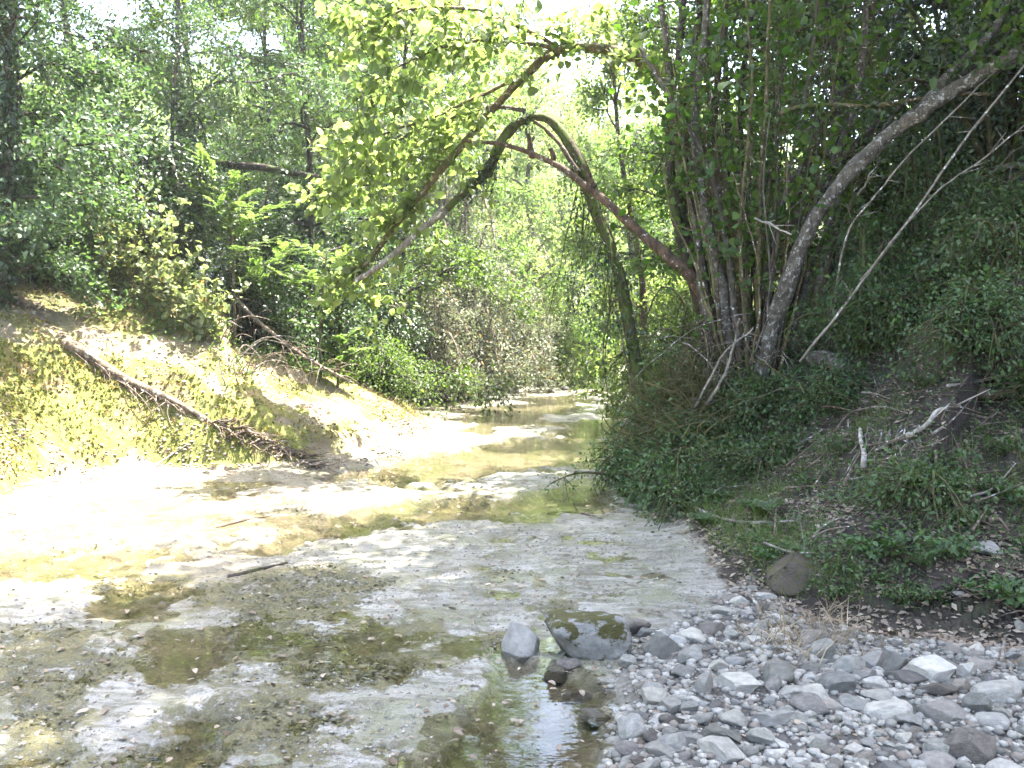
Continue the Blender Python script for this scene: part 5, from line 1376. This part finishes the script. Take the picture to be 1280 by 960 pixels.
m0 = 45000
X = R.uniform(-7, -1, m0); Y = R.uniform(6.5, 14, m0); Z, a = terrain(X, Y, True)
k = (a['dl'] > -.6) & (R.uniform(0, 1, m0) < sstep(-.1, .35, fbm(X, Y, None, 1.9, 4, 113)) * (1 - .6 * sstep(.2, .6, a['dl'])))
g = Geo(); g.add(*pebbles(np.column_stack([X, Y, Z])[k], .006, .03))
tag(link('earth_crumbs', g.mesh('earth_crumbs', M['crumb'])), 'pale crumbs of dry earth fallen along the foot of the left bank', 'crumbs', None, 'stuff')
m0 = 130000
X = R.uniform(-5.5, 1.6, m0); Y = 2.0 + 7 * R.uniform(0, 1, m0) ** 1.3; Z, a = terrain(X, Y, True)
k = R.uniform(0, 1, m0) < a['algae'] * sstep(-.25, .3, fbm(X, Y, None, 3.1, 5, 117, .65)) * (1 - .5 * a['pond'])
P = np.column_stack([X, Y, Z])[k]; m = len(P); P[:, 2] += R.uniform(-.002, .008, m)
g = Geo(); leaves(g, P, rnd(m, .7) * np.array([1, 1, .3]) + np.array([.5, .15, 0]), rnd(m, .35) + np.array([0, 0, .9]), R.uniform(.008, .034, m), 'diamond')
tag(link('algae', g.mesh('algae', M['algae'], False)), 'ragged olive algae mats on the wet silt of the creek bed', 'algae', None, 'stuff')

# ------------------------------------------------------------------ creek litter
m0 = 4200
X = R.uniform(-5, 2, m0); Y = 2.3 + 9 * R.uniform(0, 1, m0) ** 1.6; Z, a = terrain(X, Y, True)
k = (a['bank'] < .02); P = np.column_stack([X, Y, np.maximum(Z, 0) + .008])[k]; m = len(P)
g = Geo(); leaves(g, P, rnd(m, .8) * np.array([1, 1, .15]), rnd(m, .18) + np.array([0, 0, 1]), R.uniform(.015, .055, m) * R.choice([.6, 1.0], m), 'oval')
tag(link('fallen_leaves', g.mesh('fallen_leaves', M['litter'], False)), 'dry fallen leaves dotted over the wet silt and algae', 'leaves', None, 'stuff')
X = R.uniform(-5, 2.2, 40000); Y = 2.3 + 11 * R.uniform(0, 1, 40000) ** 1.4; Z, a = terrain(X, Y, True)
k = (a['bank'] < .05) & (a['pond'] < .4) & (R.uniform(0, 1, 40000) < .25 + .75 * sstep(0, .4, fbm(X, Y, None, 1.7, 3, 103)))
g = Geo(); g.add(*pebbles(np.column_stack([X, Y, Z])[k] - np.array([0, 0, .001]), .003, .013))
tag(link('grit', g.mesh('grit', M['pebble'])), 'fine dark grit and crumbs scattered on the silt', 'grit', None, 'stuff')

# ------------------------------------------------------------------ thin volume added to veil the valley with glare
bm = bmesh.new(); bmesh.ops.create_cube(bm, size=1.0)
me = bpy.data.meshes.new('haze'); bm.to_mesh(me); bm.free()
k = NT('valley_haze'); pv = k.n('ShaderNodeVolumePrincipled', ins={'Color': (.95, .97, .93, 1), 'Density': .0009, 'Density Attribute': '', 'Anisotropy': .4})
k.l(pv.outputs[0], k.out.inputs['Volume']); me.materials.append(k.m)
hzb = link('haze', me, None, (0, 30, 10)); hzb.scale = (420, 420, 44)
tag(hzb, 'thin pale haze filling the valley', 'haze', None, 'stuff')

# ------------------------------------------------------------------ light, sky, camera
SUN_DIR = unit(np.array([.28, .17, .945]))
el = math.asin(SUN_DIR[2]); azi = math.atan2(SUN_DIR[0], SUN_DIR[1])
W = bpy.data.worlds.new('World'); SC.world = W; W.use_nodes = True
nt = W.node_tree; bg = nt.nodes['Background']
sk = nt.nodes.new('ShaderNodeTexSky'); sk.sky_type = 'NISHITA'; sk.sun_disc = False
sk.sun_elevation = el; sk.sun_rotation = azi; sk.air_density = 1.0; sk.dust_density = 3.5; sk.ozone_density = .25
nt.links.new(sk.outputs[0], bg.inputs[0]); bg.inputs[1].default_value = .13
sl = bpy.data.lights.new('sun', 'SUN'); sl.energy = 4.2; sl.angle = math.radians(.53); sl.color = (1, .955, .87)
so = bpy.data.objects.new('sun', sl); COL.objects.link(so)
from mathutils import Vector
so.rotation_euler = Vector(SUN_DIR).to_track_quat('Z', 'Y').to_euler(); so.location = (10, 5, 30)

cam = bpy.data.cameras.new('camera'); cam.sensor_width = 36; cam.lens = 36 * FPX / 1280; cam.clip_end = 800; cam.clip_start = .05
co = bpy.data.objects.new('camera', cam); COL.objects.link(co); co.location = (0, 0, CAMZ); co.rotation_euler = (PI / 2 - TH, 0, 0); SC.camera = co

vs = SC.view_settings; vs.view_transform = 'Standard'; vs.look = 'None'; vs.gamma = 1; vs.use_curve_mapping = False
vs.exposure = 3.75
SC.cycles.max_bounces = 8; SC.cycles.diffuse_bounces = 4; SC.cycles.glossy_bounces = 3; SC.cycles.transmission_bounces = 5; SC.cycles.transparent_max_bounces = 6
SC.cycles.use_denoising = True
SC.cycles.caustics_reflective = False; SC.cycles.caustics_refractive = False
